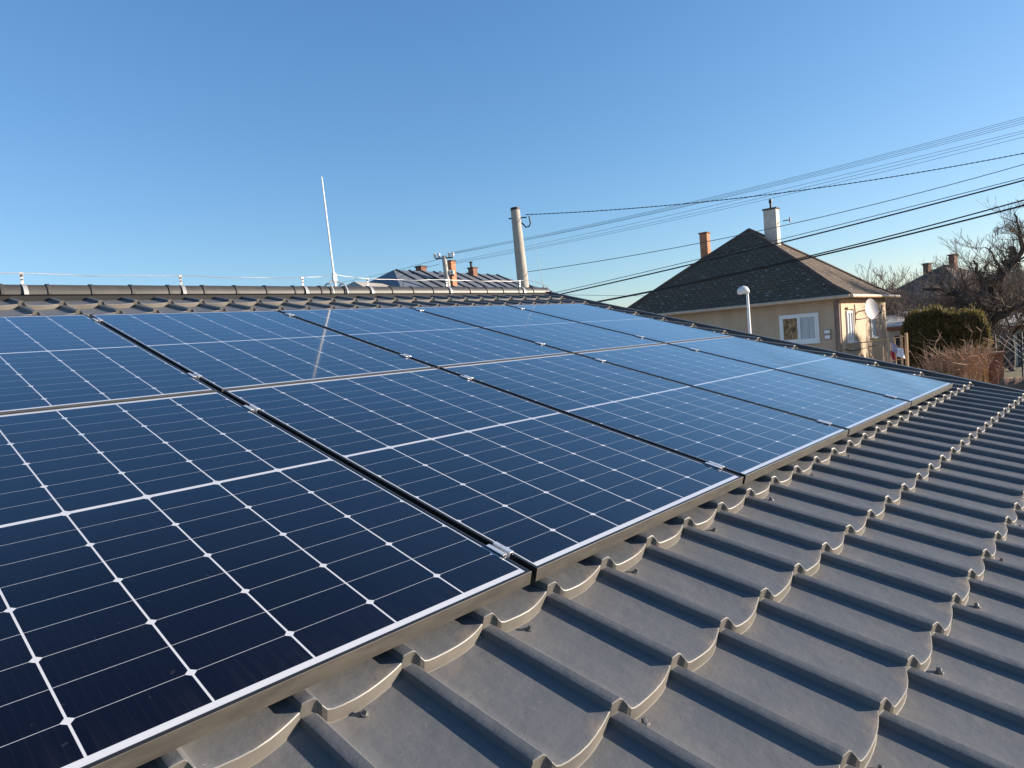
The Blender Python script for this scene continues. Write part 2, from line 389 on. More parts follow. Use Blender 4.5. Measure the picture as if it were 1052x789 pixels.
# far slope, gable walls and eaves wall (hold the roof up)
apex = RP(0, 4.57, -0.075)
def back(u, s, n=-0.09):                        # point on the far slope, s metres down from the apex
    return Vector((u, apex.y + s * ct, apex.z - 0.015 - s * st))
mb = MB(); mb.prism([back(UL, 0), back(UR, 0), back(UR, 4.6), back(UL, 4.6)], (0, 0, -0.04)); mb.build('far_slope', M_roof, garage)
y0 = RP(0, -1.55, 0).y; y1 = apex.y * 2 - y0
mb = MB()
zl = RP(0, -1.55, -0.16).z
mb.prism([(UR - 0.18, y0, 0), (UR - 0.18, y1, 0), (UR - 0.18, y1, zl), (UR - 0.18, apex.y, apex.z - 0.1), (UR - 0.18, y0, zl)], (-0.25, 0, 0))
mb.prism([(UL + 0.1, y0, 0), (UL + 0.1, y1, 0), (UL + 0.1, y1, zl), (UL + 0.1, apex.y, apex.z - 0.1), (UL + 0.1, y0, zl)], (0.25, 0, 0))
mb.box(((UL + UR) / 2, y0 + 0.13, zl / 2 - 0.01), (UR - UL - 0.9, 0.24, zl - 0.02)); mb.box(((UL + UR) / 2, y1 - 0.13, zl / 2 - 0.01), (UR - UL - 0.9, 0.24, zl - 0.02))
mb.build('wall', M_plaster2, garage)
# verge trim on the right edge: upstand, cap and outer drop
mb = MB()
prof_v = [(5.205, -0.100), (5.245, -0.096), (5.252, -0.046), (5.262, -0.040), (5.325, -0.042), (5.335, -0.052), (5.335, -0.21), (5.328, -0.21), (5.326, -0.054), (5.262, -0.048), (5.258, -0.054), (5.250, -0.105), (5.205, -0.105)]
a = [RP(u, -1.80, n) for u, n in prof_v]; b = [RP(u, 4.50, n) for u, n in prof_v]; n_ = len(a)
mb.add(a + b, [tuple(range(n_)), tuple(range(2 * n_ - 1, n_ - 1, -1))] + [(i, (i + 1) % n_, n_ + (i + 1) % n_, n_ + i) for i in range(n_)])
mb.build('verge_trim', M_trim, garage)
# ridge cap: half-round pieces with a raised bead at every joint
mb = MB(); ends = []
ang = [math.radians(x) for x in range(-8, 189, 14)]
def capring(u, r):
    pts = [(-0.118, -0.012)] + [(-math.cos(t) * r, math.sin(t) * r) for t in ang] + [(0.118, -0.012)]
    return [Vector((u, apex.y + a_, apex.z + 0.008 + b_)) for a_, b_ in pts]
sect = []
u = UL
off = 0.07
joints = [off + 0.262 * k for k in range(-17, 20)]
for j in joints:
    if j < UL + 0.05 or j > UR - 0.02: continue
    sect += [(j - 0.018, 0.0650), (j - 0.014, 0.0725), (j + 0.004, 0.0730), (j + 0.008, 0.0675)]
sect = [(UL, 0.067)] + sect + [(5.33, 0.0650)]
rings = [capring(u, r) for u, r in sect]; m = len(rings[0])
mb.add([x for rg in rings for x in rg], [(i * m + k, i * m + k + 1, (i + 1) * m + k + 1, (i + 1) * m + k) for i in range(len(rings) - 1) for k in range(m - 1)] + [tuple((len(rings) - 1) * m + k for k in range(m))])
mb.build('ridge_cap', M_ridge, garage, smooth=40)
mb = MB(); mb.box((RP(0, 4.46, -0.078).x + (UL + UR) / 2, RP(0, 4.455, -0.078).y, RP(0, 4.455, -0.072).z), (UR - UL - 0.1, 0.03, 0.035), Matrix.Rotation(TILT, 3, 'X'))
mb.build('ridge_seal', M_black, garage)
mb = MB(); mb.box(((UL + UR) / 2, y0 - 0.12, RP(0, -1.75, -0.2).z), (UR - UL, 0.12, 0.09)); mb.build('gutter', M_trim, garage, bevel=0.02)
# roof screws, one mesh shared by all
def screw_mb():
    mb = MB(); mb.tube([(0, 0, -0.004), (0, 0, 0.0015)], 0.0095, 12); mb.tube([(0, 0, 0.0015), (0, 0, 0.0100)], [0.0062, 0.0054], 6); return mb
scr = None; rs = random.Random(5)
def pan_n(vfrac): return W0 + 0.02 * (1 - vfrac)
for k, step, phase, dd in ((-1 + 1, 2, 1, 0.108), (-2 + 1, 3, 2, 0.052), (-3 + 1, 2, 0, 0.098), (-4 + 1, 2, 1, 0.1), (12, 1, 0, 0.06)):
    for j in range(-8 if k != 12 else -2, 23):
        if (j - phase) % step: continue
        u = U0 + j * PITCH + dd + rs.uniform(-.012, .012)
        v = V0 + k * STEP - 0.048 + rs.uniform(-.006, .004)
        if not (-1.0 < u < 5.15): continue
        fr = 1 - 0.03 / STEP
        loc = RP(u, v, W0 + 0.0280 * (1 - fr) + (0.002 if dd < .06 else 0.0))
        if scr is None: o = scr = screw_mb().build('roof_screw', M_screw, garage)
        else: o = scr.copy(); col.objects.link(o)
        o.location = loc; o.rotation_euler = (TILT + rs.uniform(-.06, .06), rs.uniform(-.06, .06), rs.uniform(0, 3))

# ------------------------------------------------------------------ solar panels
PW, PL, GAP, GV = 1.134, 1.722, 0.020, 0.012
PP = PW + GAP
def ring_mesh():
    mb = MB(); lw = 0.0095
    def loop(x, y0_, y1_, z): return [(x, x, z), (PW - x, x, z), (PW - x, PL - x, z), (x, PL - x, z)]
    sec = [(0.0, -0.035), (0.0, -0.0009), (0.0009, 0.0), (lw - 0.0007, 0.0), (lw, -0.0007), (lw, -0.007), (0.0018, -0.007), (0.0018, -0.0332), (0.028, -0.0332), (0.028, -0.035)]
    vs = []
    for x, z in sec: vs += loop(x, 0, 0, z)
    n = len(sec); fs = []
    for i in range(n):
        j = (i + 1) % n
        for k in range(4):
            k2 = (k + 1) % 4
            fs.append((i * 4 + k, i * 4 + k2, j * 4 + k2, j * 4 + k))
    mb.add(vs, fs); return mb
def make_panel():
    root = empty('solar_panel', (0, 0, 0), (TILT, 0, 0))
    fo = ring_mesh().build('frame', M_frame, root); fo.data.materials.append(M_frame_sundust)
    for pl in fo.data.polygons:                         # beige of dust and sunlight painted on the lower member's outer face
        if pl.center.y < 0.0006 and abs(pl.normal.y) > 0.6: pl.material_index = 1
    e = 0.0092
    mb = MB(); mb.box((PW / 2, PL / 2, -0.0045), (PW - 2 * e, PL - 2 * e, 0.005))
    o = mb.build('glass', M_glass, root)
    me = o.data; uvl = me.uv_layers.new(name='UVMap')
    for lp in me.loops:
        co = me.vertices[lp.vertex_index].co; uvl.data[lp.index].uv = (co.x, co.y)
    return root
lab = {
 (-1, 0): 'nearest solar panel, cut off by the lower left corner of the photo',
 (0, 0): 'lower row solar panel directly right of the nearest one',
 (1, 0): 'middle panel of the lower row, two panels in from the nearest one',
 (2, 0): 'second panel from the right end of the lower row',
 (3, 0): 'solar panel at the right end of the lower row',
 (-1, 1): 'upper row solar panel at the left edge of the photo, below the ridge',
 (0, 1): 'upper row solar panel reflecting the lightning rod, second from the left',
 (1, 1): 'middle panel of the upper row below the dark house on the ridge line',
 (2, 1): 'upper row solar panel below the concrete pole, second from the right end',
 (3, 1): 'solar panel at the right end of the upper row, next to the verge trim',
}
proto = make_panel(); first = True; rj = random.Random(11)
for r in (0, 1):
    for cidx in range(-1, 4):
        o = proto if first else copy_tree(proto); first = False
        o.location = RP(cidx * PP + GAP / 2, r * (PL + GV), rj.uniform(-.001, .0006))
        tag(o, lab[(cidx, r)], 'solar panel', 'solar panels in two rows on the roof')
# mid clamps in the gaps between panels
def make_clamp():
    root = empty('panel_clamp', (0, 0, 0), (TILT, 0, 0))
    mb = MB()
    mb.box((-0.0125, 0, 0.0032), (0.013, 0.062, 0.003)); mb.box((0.0125, 0, 0.0032), (0.013, 0.062, 0.003))
    mb.box((-0.0066, 0, -0.010), (0.0025, 0.062, 0.0265)); mb.box((0.0066, 0, -0.010), (0.0025, 0.062, 0.0265)); mb.box((0, 0, -0.0245), (0.0156, 0.062, 0.003))
    mb.build('clamp_body', M_alu, root, bevel=0.0006)
    mb = MB(); mb.tube([(0, 0, -0.0235), (0, 0, -0.012)], 0.0052, 10); mb.build('bolt', M_screw, root)
    return root
cl = None
gapn = ['first gap from the left', 'second gap from the left', 'third gap from the left', 'gap nearest the verge']
rown = {0.12: 'lowest of the four clamps', 1.48: 'clamp just below the row joint', 1.99: 'clamp just above the row joint', 3.30: 'topmost clamp near the ridge'}
for gi in range(4):
    for v, tx in rown.items():
        if cl is None: o = cl = make_clamp()
        else: o = copy_tree(cl)
        o.location = RP(gi * PP, v + (0.0 if v < .2 else rj.uniform(-.03, .03)), 0.0)
        tag(o, f'silver {tx} in the {gapn[gi]} between panels', 'clamp', 'silver clamps holding the panels')
# rails under the panels
for v, tx in ((0.12, 'lowest'), (1.48, 'second lowest'), (1.99, 'second highest'), (3.30, 'highest')):
    mb = MB(); mb.box((1.73, 0, 0), (5.72, 0.036, 0.0085)); o = mb.build('mounting_rail', M_alu)
    o.location = RP(0, v, -0.0400); o.rotation_euler = (TILT, 0, 0)
    tag(o, f'{tx} aluminium mounting rail running under the solar panels', 'rail', 'rails under the panels')

# ------------------------------------------------------------------ lightning protection along the ridge
yr = apex.y; zr = apex.z + 0.073
def on_ridge(px, py): return hit_plane(px, py, Vector((0, yr, 0)), Vector((0, 1, 0)))
WZ = zr + 0.080
def bracket():
    root = empty('conductor_bracket')
    mb = MB(); r = 0.0815
    pts = [Vector((0, -math.cos(t) * r, math.sin(t) * r - 0.0785)) for t in [math.radians(x) for x in range(2, 179, 11)]]
    for i in range(len(pts) - 1):
        a, b = pts[i], pts[i + 1]; mb.prism([a + Vector((-.013, 0, 0)), a + Vector((.013, 0, 0)), b + Vector((.013, 0, 0)), b + Vector((-.013, 0, 0))], (0, (a.y) * .03, 0.003))
    mb.build('strap', M_zinc, root)
    mb = MB(); mb.box((0, 0, 0.036), (0.017, 0.004, 0.072)); mb.box((0, 0.004, 0.073), (0.024, 0.012, 0.022)); mb.build('post', M_zinc, root)
    mb = MB(); mb.tube([(0, -0.012, 0.060), (0, 0.012, 0.060)], 0.006, 8); mb.tube([(0, -0.010, 0.036), (0, 0.010, 0.036)], 0.005, 8); mb.build('bolt', M_dark, root)
    return root
BR = [(20, 'at the left edge of the photo'), (183, 'between the left edge and the tall rod'), (308, 'just left of the tall rod'), (375, 'just right of the tall rod'), (456, 'in front of the far concrete pole'), (531, 'at the foot of the near concrete pole')]
br0 = None; bu = []
for px, tx in BR:
    P = on_ridge(px + 3, 291)
    if br0 is None: o = br0 = bracket()
    else: o = copy_tree(br0)
    o.location = (P.x, yr, zr); o.rotation_euler = (0, 0, rj.uniform(-.12, .12)); bu.append(P.x)
    tag(o, f'zinc conductor bracket clipped over the ridge, {tx}', 'bracket', 'brackets along the ridge')
rodP = on_ridge(344, 291); top = on_ridge(330.3, 181)
mb = MB(); pts = []
nodes = [-4.0] + bu[:3] + [rodP.x] + bu[3:]
nodes.sort()
for i in range(len(nodes) - 1):
    for k in range(8):
        t = k / 8; x = nodes[i] + (nodes[i + 1] - nodes[i]) * t
        hi = [WZ + (0.035 if abs(nd - rodP.x) < 1e-6 else 0) for nd in (nodes[i], nodes[i + 1])]
        pts.append((x, yr + 0.004 * math.sin(x * 7), hi[0] + (hi[1] - hi[0]) * t - 0.011 * 4 * t * (1 - t) + 0.003 * math.sin(x * 13)))
pts.append((nodes[-1], yr, WZ))
xe = nodes[-1]
pts += [(xe + .10, yr - .01, WZ + .005), (xe + .22, yr - .03, WZ - .01), (xe + .36, yr - .06, WZ - .05), (5.29, yr - .09, zr - 0.02), (5.36, yr - .12, zr - .10), (5.37, yr - .25, zr - 0.2), (5.37, yr - .3, zr - .6)]
tag(mb.tube(pts, 0.0028, 6) or mb.build('lightning_conductor', M_zinc, smooth=60), 'thin pale lightning conductor wire strung along the ridge on brackets', 'wire')
rod = empty('lightning_rod', (rodP.x, yr, zr), None, 'tall thin white lightning rod standing on the ridge', 'lightning rod')
inv = Vector(rod.location)
mb = MB(); d = top - inv; mb.tube([Vector((0, 0, .02)) , d * 0.45, d * .98, d], [0.0085, 0.0080, 0.0065, 0.002], 8); mb.build('mast', M_white, rod, smooth=40)
mb = MB(); mb.box((0, 0, .075), (.040, .034, .05)); mb.box((0, 0, .115), (.03, .03, .02)); mb.tube([(0, 0, 0), (0, 0, .1)], .013, 8); mb.build('clamp', M_white, rod, bevel=.004)
for dx in (-0.075, 0.075):
    mb = MB(); r = .085
    mb.tube([Vector((dx + .03 * math.cos(t) * 0, -math.cos(t) * r, math.sin(t) * r - .078 + .02 * math.sin(t))) for t in [math.radians(x) for x in range(0, 181, 12)]], .007, 6)
    mb.tube([Vector((dx, 0, .02)), Vector((dx * .5, 0, .05)), Vector((0, 0, .04))], .006, 6); mb.build('hoop', M_zinc, rod, smooth=60)
ep = on_ridge(558.3, 291); et = on_ridge(548.6, 249)
mb = MB(); mb.tube([Vector((ep.x, yr, zr - .01)), (Vector((ep.x, yr, zr)) + et) / 2, et], [.0035, .003, .0018], 6); mb.tube([Vector((ep.x, yr, zr - .012)), Vector((ep.x, yr, zr + .02))], .012, 8)
tag(mb.build('lightning_rod', M_zinc), 'short hair-thin lightning rod at the right end of the ridge', 'lightning rod')

# ------------------------------------------------------------------ utility poles
def pole_axis(px_top, py_top, D):
    P = at(px_top, py_top, D); return P
P1 = at(534.5, 262, 22.0); z1t = at(529.5, 216, 22.0).z
pole = empty('utility_pole', (P1.x, P1.y, 0), None, 'round concrete utility pole rising behind the right end of the ridge', 'utility pole')
lean = Vector((RIGHT.x, RIGHT.y, 0)).normalized() * -0.026
mb = MB(); mb.tube([lean * -0.0 + Vector((lean.x * (z - 5.5), lean.y * (z - 5.5), z)) for z in (0, 2, 4, 6, z1t)], [.24, .215, .19, .165, .145], 20); mb.build('shaft', M_concrete, pole, smooth=50)
L1 = lambda z: Vector((lean.x * (z - 5.5), lean.y * (z - 5.5), z))
mb = MB(); mb.tube([L1(z1t), L1(z1t + .08)], [.15, .145], 20); mb.build('cap', M_black, pole, smooth=40)
for zz in (z1t - .27, z1t - .42):
    mb = MB(); mb.tube([L1(zz), L1(zz + .05)], .153, 20); mb.build('band', M_pole2, pole, smooth=40)
mb = MB(); mb.tube([L1(z1t - 1.95), L1(z1t - 1.9)], .172, 20); mb.build('band', M_dark, pole, smooth=40)
rt = Vector((RIGHT.x, RIGHT.y, 0)).normalized()
mb = MB(); mb.tube([L1(z1t - .25) - rt * .24, L1(z1t - .25) + rt * .34], .022, 8); mb.build('hook', M_dark, pole)
mb = MB(); mb.tube([L1(z1t - .22) + rt * .42, L1(z1t - .45) + rt * .44, L1(z1t - .55) + rt * .38, L1(z1t - .56) + rt * .28, L1(z1t - .45) + rt * .2, L1(z1t - .4) + rt * .15], .022, 8); mb.build('cable_loop', M_black, pole, smooth=60)

P2 = at(457.5, 276, 36.0); z2t = at(454, 263, 36.0).z
pole2 = empty('utility_pole', (P2.x, P2.y, 0), None, 'thin far utility pole with white insulators in front of the brick chimney', 'utility pole')
lean2 = rt * -0.05
L2 = lambda z: Vector((lean2.x * (z - 7.5), lean2.y * (z - 7.5), z))
mb = MB(); mb.tube([L2(0), L2(4), L2(z2t)], [.2, .16, .12], 12); mb.build('shaft', M_pole2, pole2, smooth=50)
for zz, s in ((z2t - .12, 1.25), (z2t - 1.05, 1.1)):
    mb = MB(); mb.box(L2(zz), (s * 0.72, .07, .07), Matrix.Rotation(math.atan2(rt.y, rt.x), 3, 'Z')); mb.build('crossarm', M_dark, pole2)
    for q in (-.5, -.28, .3, .5) if s > 1.2 else (.42, .25, -.4):
        mb = MB(); b0 = L2(zz) + rt * q * s * .75; mb.tube([b0 + Vector((0, 0, .03)), b0 + Vector((0, 0, .10)), b0 + Vector((0, 0, .14)), b0 + Vector((0, 0, .24)), b0 + Vector((0, 0, .28))], [.03, .085, .06, .085, .04], 8); mb.build('insulator', M_porc, pole2, smooth=50)

# overhead lines: three photo points give the straight line and its sag
def cable(pts3, D0, D1, r, m, name, label, group=None, t_end=1.35, t_start=0.0, twist=False):
    (x0, y0), (xm, ym), (x1, y1) = pts3
    A = at(x0, y0, D0); B = at(x1, y1, D1)
    lo, hi = 0.0, 1.0
    for _ in range(50):
        t = (lo + hi) / 2; X = project(A.lerp(B, t))[0]
        if X < xm: lo = t
        else: hi = t
    Pm = A.lerp(B, t); _, yy, z = project(Pm)
    sag = (ym - yy) * z / FPX / (4 * t * (1 - t))
    pts = []
    n = 60
    for k in range(n + 1):
        t = t_start + (t_end - t_start) * k / n
        pts.append(A.lerp(B, t) - Vector((0, 0, 4 * t * (1 - t) * sag)) if True else None)
    mb = MB()
    if twist:
        for ph in (0, math.pi):
            pp = []
            for i in range(len(pts) - 1):
                for s in range(8):
                    a_ = ((i * 8 + s) * 0.9) + ph; q = pts[i].lerp(pts[i + 1], s / 8)
                    pp.append(q + Vector((0, 0, math.sin(a_) * r * .8)) + rt * math.cos(a_) * r * .8)
            mb.tube(pp, r * .75, 5)
    else: mb.tube(pts, r, 6)
    return tag(mb.build(name, m, smooth=60), label, 'cable', group)
G = 'overhead power lines crossing the sky'
cable([(540, 220.5), (780, 200.8), (1052, 157.4)], 22, 24, .0105, M_black, 'power_line', 'black twisted cable leaving the top of the near concrete pole', G, twist=True)
ub = [((464, 259.0), (780, 190.6), (1052, 120.2)), ((466, 259.6), (780, 191.9), (1052, 122.2)), ((467, 260.4), (780, 193.4), (1052, 124.6)), ((462, 261.0), (780, 194.6), (1052, 126.8))]
nm = ['highest', 'second highest', 'third highest', 'lowest']
for i, b3 in enumerate(ub): cable(b3, 36, 30, .0062, M_wire, 'power_line', f'{nm[i]} grey wire of the upper bundle of four running from the far pole', G)
lb = [((466, 268.6), (780, 200.0), (1052, 134.2)), ((466, 270.0), (780, 203.6), (1052, 136.6)), ((464, 271.4), (780, 206.4), (1052, 140.6))]
nm = ['highest', 'middle', 'lowest']
for i, b3 in enumerate(lb): cable(b3, 36, 30, .0062, M_wire, 'power_line', f'{nm[i]} grey wire of the lower bundle of three running from the far pole', G)
cable([(540, 279.5), (780, 237), (1052, 168.8)], 22, 24, .010, M_wire, 'power_line', 'lone dark wire below the bundles, passing the white chimney', G)
cable([(571, 300.6), (806, 244.8), (1052, 182.4)], 22, 22, .009, M_black, 'power_line', 'thin black wire just above the thick cable crossing the slate roof', G, t_start=-.08)
cable([(577, 302.0), (806, 248.4), (1052, 185.2)], 22, 22, .020, M_black, 'power_line', 'thick black cable crossing the upper part of the slate roof', G, t_start=-.08)
cable([(612, 310.0), (806, 269.0), (1052, 205.5)], 22, 21, .017, M_black, 'power_line', 'upper cable of the lowest black pair across the slate roof', G, t_start=-.1)
cable([(612, 310.6), (806, 270.6), (1052, 211.0)], 22, 21, .022, M_black, 'power_line', 'lower cable of the lowest black pair across the slate roof', G, t_start=-.1)
cable([(455, 266), (400, 280), (330, 290)][::-1] if False else [(330, 293), (400, 279.6), (455, 265)], 70, 36, .010, M_wire, 'power_line', 'faint wire slanting down to the left from the far pole, higher one', G, t_end=1.0)
cable([(300, 303), (400, 284.5), (452, 271)], 70, 36, .010, M_wire, 'power_line', 'faint wire slanting down to the left from the far pole, lower one', G, t_end=1.0)
cable([(560, 302.2), (640, 303.8), (760, 303)], 75, 80, .022, M_wire, 'power_line', 'faint level wire low in the sky left of the slate roof', G, t_end=1.0)

# ------------------------------------------------------------------ neighbour's house
HROT = math.radians(4.2)
hc = Vector(((24.369 + 33.818) / 2, (17.022 + 7.583) / 2, 0))
house = empty('house', hc, (0, 0, HROT), 'beige house with a steep dark slate pyramid roof and two chimneys', 'house')
hm = Matrix.Translation(hc) @ Matrix.Rotation(HROT, 4, 'Z'); hmi = hm.inverted()
EX, EY, EZ, AZ = 4.33, 5.02, 3.80, 7.28
WX, WY = EX - 0.42, EY - 0.42
def loc_hit(px, py, face):          # face '-x' or '-y' of the house walls, in house coordinates
    if face == '-x': n = Vector((-1, 0, 0)); p_ = Vector((-WX, 0, 0))
    else: n = Vector((0, -1, 0)); p_ = Vector((0, -WY, 0))
    return hmi @ hit_plane(px, py, hm @ p_, (hm.to_3x3() @ n))
mb = MB(); mb.box((0, 0, EZ / 2 - .03), (2 * WX, 2 * WY, EZ - .06)); mb.build('wall', M_plaster, house)
# roof: four faces with a slight flare, real thickness at the eaves
def hip_roof():
    me = bpy.data.meshes.new('roof'); vs = []; fs = []; uvs = []
    lv = [(1.0, EZ + .0), (0.86, EZ + .40), (0.5, EZ + 1.72), (0.0, AZ)]
    cs = [(-1, -1), (1, -1), (1, 1), (-1, 1)]
    for i, (a, b) in enumerate(zip(cs, cs[1:] + cs[:1])):
        for (s0, h0), (s1, h1) in zip(lv[:-1], lv[1:]):
            q = [(a[0] * EX * s0, a[1] * EY * s0, h0), (b[0] * EX * s0, b[1] * EY * s0, h0), (b[0] * EX * s1, b[1] * EY * s1, h1), (a[0] * EX * s1, a[1] * EY * s1, h1)]
            along = 0 if a[1] == b[1] else 1; half = (EY if along == 0 else EX)
            sl_ = math.hypot(half, AZ - EZ) / half
            if s1 == 0: q = q[:3]
            o = len(vs); vs += q; fs.append(tuple(range(o, o + len(q)))); uvs.append([(p_[along], (half - abs(p_[1 - along])) * sl_) for p_ in q])
    o = len(vs); vs += [(c_[0] * EX, c_[1] * EY, EZ - .07) for c_ in cs]; fs.append((o + 3, o + 2, o + 1, o)); uvs.append([(0, 0)] * 4)
    for i in range(4):
        j = (i + 1) % 4; a, b = cs[i], cs[j]; o = len(vs)
        vs += [(a[0] * EX, a[1] * EY, EZ - .07), (b[0] * EX, b[1] * EY, EZ - .07), (b[0] * EX, b[1] * EY, EZ), (a[0] * EX, a[1] * EY, EZ)]; fs.append((o, o + 1, o + 2, o + 3)); uvs.append([(0, 0)] * 4)
    me.from_pydata(vs, [], fs); ul = me.uv_layers.new(name='UVMap')
    for pl, uu in zip(me.polygons, uvs):
        for li, c_ in zip(pl.loop_indices, uu): ul.data[li].uv = c_
    me.materials.append(M_slate); o = bpy.data.objects.new('roof', me); col.objects.link(o); o.parent = house; return o
hroof = hip_roof()
for sx_, sy_ in ((-1, -1), (1, -1), (-1, 1), (1, 1)):           # hip tiles
    mb = MB(); mb.tube([(sx_ * EX * s, sy_ * EY * s, z + .015) for s, z in ((1, EZ), (.86, EZ + .40), (.5, EZ + 1.72), (0, AZ))], .07, 6); mb.build('hip_tile', M_oldroof if sx_ * sy_ < 0 else M_oldroof, hroof)
for a, b in (((-EX, -EY), (EX, -EY)), ((-EX, EY), (-EX, -EY)), ((EX, -EY), (EX, EY)), ((EX, EY), (-EX, EY))):
    mb = MB(); ox = .06 * (1 if a[0] == b[0] == EX else -1 if a[0] == b[0] == -EX else 0); oy = .06 * (1 if a[1] == b[1] == EY else -1 if a[1] == b[1] == -EY else 0)
    mb.tube([(a[0] + ox, a[1] + oy, EZ - .06), (b[0] + ox, b[1] + oy, EZ - .06)], .065, 8); mb.build('gutter', M_gutter, house, smooth=40)
# chimneys
wc = Matrix.Rotation(math.radians(-4), 3, 'Z')
def chimney(c_, s, z0, z1, m_, cap_m):
    mb = MB(); mb.box((c_[0], c_[1], (z0 + z1) / 2), (s[0], s[1], z1 - z0)); o = mb.build('chimney', m_, house, bevel=.015)
    mb = MB(); mb.box((c_[0], c_[1], z1 + .04), (s[0] + .06, s[1] + .06, .06)); mb.build('chimney_cap', cap_m, o); return o
ch = chimney((0.30, -0.92), (.46, .56), 5.9, 8.02, M_whitebrick, M_oldroof)
mb = MB(); mb.tube([(.30, -.92, 8.05), (.30, -.92, 8.34)], .05, 10); mb.tube([(.30, -.92, 8.34), (.30, -.92, 8.50)], [.08, .07], 10); mb.build('flue_pipe', M_dark, ch, smooth=40)
mb = MB(); mb.tube([(.62, -1.3, 7.5), (.62, -1.62, 7.5)], .02, 6); mb.tube([(.62, -1.62, 7.38), (.62, -1.62, 7.62)], .03, 6); mb.build('aerial_bracket', M_dark, ch)
chimney((-0.15, 2.05), (.37, .37), 5.0, 7.42, M_brick, M_brick2)
# window of the shaded wall
def window(face, p00, p11, name='window', panes=2, kinds=(M_panereflect, M_curtain)):
    a = loc_hit(*p00, face); b = loc_hit(*p11, face)
    ax = 1 if face == '-x' else 0
    lo, hi = min(a[ax], b[ax]), max(a[ax], b[ax]); z0, z1 = min(a.z, b.z), max(a.z, b.z)
    fr = .09
    base = -WX if face == '-x' else -WY
    def B(c0, c1, za, zb, d0, d1):
        cc = ((c0 + c1) / 2, (za + zb) / 2); dd = (c1 - c0, zb - za); dep = base - (d0 + d1) / 2; th = d1 - d0
        if ax == 1: return (dep, cc[0], cc[1]), (th, dd[0], dd[1])
        return (cc[0], dep, cc[1]), (dd[0], th, dd[1])
    mb = MB()
    for c0, c1, za, zb in ((lo, hi, z0, z0 + fr), (lo, hi, z1 - fr, z1), (lo, lo + fr, z0 + fr, z1 - fr), (hi - fr, hi, z0 + fr, z1 - fr)): mb.box(*B(c0, c1, za, zb, -.02, .045))
    o = mb.build(name, M_white, house)
    n = panes; wd = (hi - lo - 2 * fr) / n
    for i in range(n):
        c0 = lo + fr + i * wd; mb = MB(); sd = .055
        if n > 1:
            for q0, q1, za, zb in ((c0, c0 + sd, z0 + fr, z1 - fr), (c0 + wd - sd, c0 + wd, z0 + fr, z1 - fr), (c0 + sd, c0 + wd - sd, z0 + fr, z0 + fr + sd), (c0 + sd, c0 + wd - sd, z1 - fr - sd, z1 - fr)): mb.box(*B(q0 + .002, q1 - .002, za, zb, -.01, .055))
            mb.build('sash', M_white, o)
        mb = MB(); mb.box(*B(c0 + (sd if n > 1 else 0), c0 + wd - (sd if n > 1 else 0), z0 + fr, z1 - fr, .004, .012))
        mb.build('pane', kinds[i % len(kinds)], o)
    mb = MB(); mb.box(*B(lo - .06, hi + .06, z0 - .05, z0 - .002, -.02, .13)); mb.build('sill', M_white, o)
    return o
# in the wall's own direction the left of the photo is +y
window('-x', (800.5, 324.5), (842.5, 351.0), kinds=(M_curtain, M_panereflect))
def niche(p00, p11):
    a = loc_hit(*p00, '-y'); b = loc_hit(*p11, '-y'); lo, hi, z0, z1 = min(a.x, b.x), max(a.x, b.x), min(a.z, b.z), max(a.z, b.z)
    mb = MB(); y = -WY - .004
    # raised plaster surround leaves the window in a recess
    t = .09; d = .09
    for c, s in (((hi + t / 2, y - d / 2, (z0 + z1) / 2), (t, d, z1 - z0 + .1)), (((lo + hi) / 2 + t / 2, y - d / 2, z1 + t / 2 + .05), (hi - lo + t, d, t))): mb.box(c, s)
    o = None
    fb = MB(); f = .08
    for c, s in ((((lo + hi) / 2, y - .03, z1 - f / 2), (hi - lo, .06, f)), (((lo + hi) / 2, y - .03, z0 + f / 2), (hi - lo, .06, f)), ((lo + f / 2, y - .03, (z0 + z1) / 2), (f, .06, z1 - z0 - 2 * f)), ((hi - f / 2, y - .03, (z0 + z1) / 2), (f, .06, z1 - z0 - 2 * f)), (((lo + hi) / 2, y - .03, (z0 + z1) / 2), (.07, .06, z1 - z0 - 2 * f))): fb.box(c, s)
    o = fb.build('window', M_white, house)
    mb.build('surround', M_plaster, o)
    pb = MB(); pb.box(((lo + hi) / 2, y - .012, (z0 + z1) / 2), (hi - lo - 2 * f, .012, z1 - z0 - 2 * f)); pb.build('pane', M_curtain, o)
    sb = MB(); sb.box(((lo + hi) / 2, y - d / 2 - .04, z0 - .02), (hi - lo + .1, d + .08, .05)); sb.build('sill', M_white, o)
niche((868.5, 319.5), (876.0, 350.5)); niche((893.5, 327), (898.5, 346.0))
a = loc_hit(847, 339, '-x')
for i, (p0, p1) in enumerate((((846.5, 338.8), (853.8, 342.8)), ((847.0, 344.0), (854.2, 348.3)))):
    a = loc_hit(*p0, '-x'); b = loc_hit(*p1, '-x')
    mb = MB(); mb.box((-WX - .03, (a.y + b.y) / 2, (a.z + b.z) / 2), (.06, abs(a.y - b.y), abs(a.z - b.z))); o = mb.build('meter_box', M_pipe, house)
    mb = MB(); mb.box((-WX - .065, (a.y + b.y) / 2, (a.z + b.z) / 2), (.012, abs(a.y - b.y) - .045, abs(a.z - b.z) - .04)); mb.build('box_door', M_white, o)
mb = MB(); mb.tube([(-EX - .02, -WY + .02, EZ - .1), (-WX - .09, -WY + .10, EZ - .45), (-WX - .09, -WY + .10, .1)], .075, 10); mb.build('downpipe', M_pipe, house, smooth=40)
mb = MB(); mb.box((-WX - .012, -WY + .16, EZ / 2 - .1), (.024, .18, EZ - .25)); mb.build('corner_shade', M_pipe, house)  # dark strip that paints the shading along the wall corner
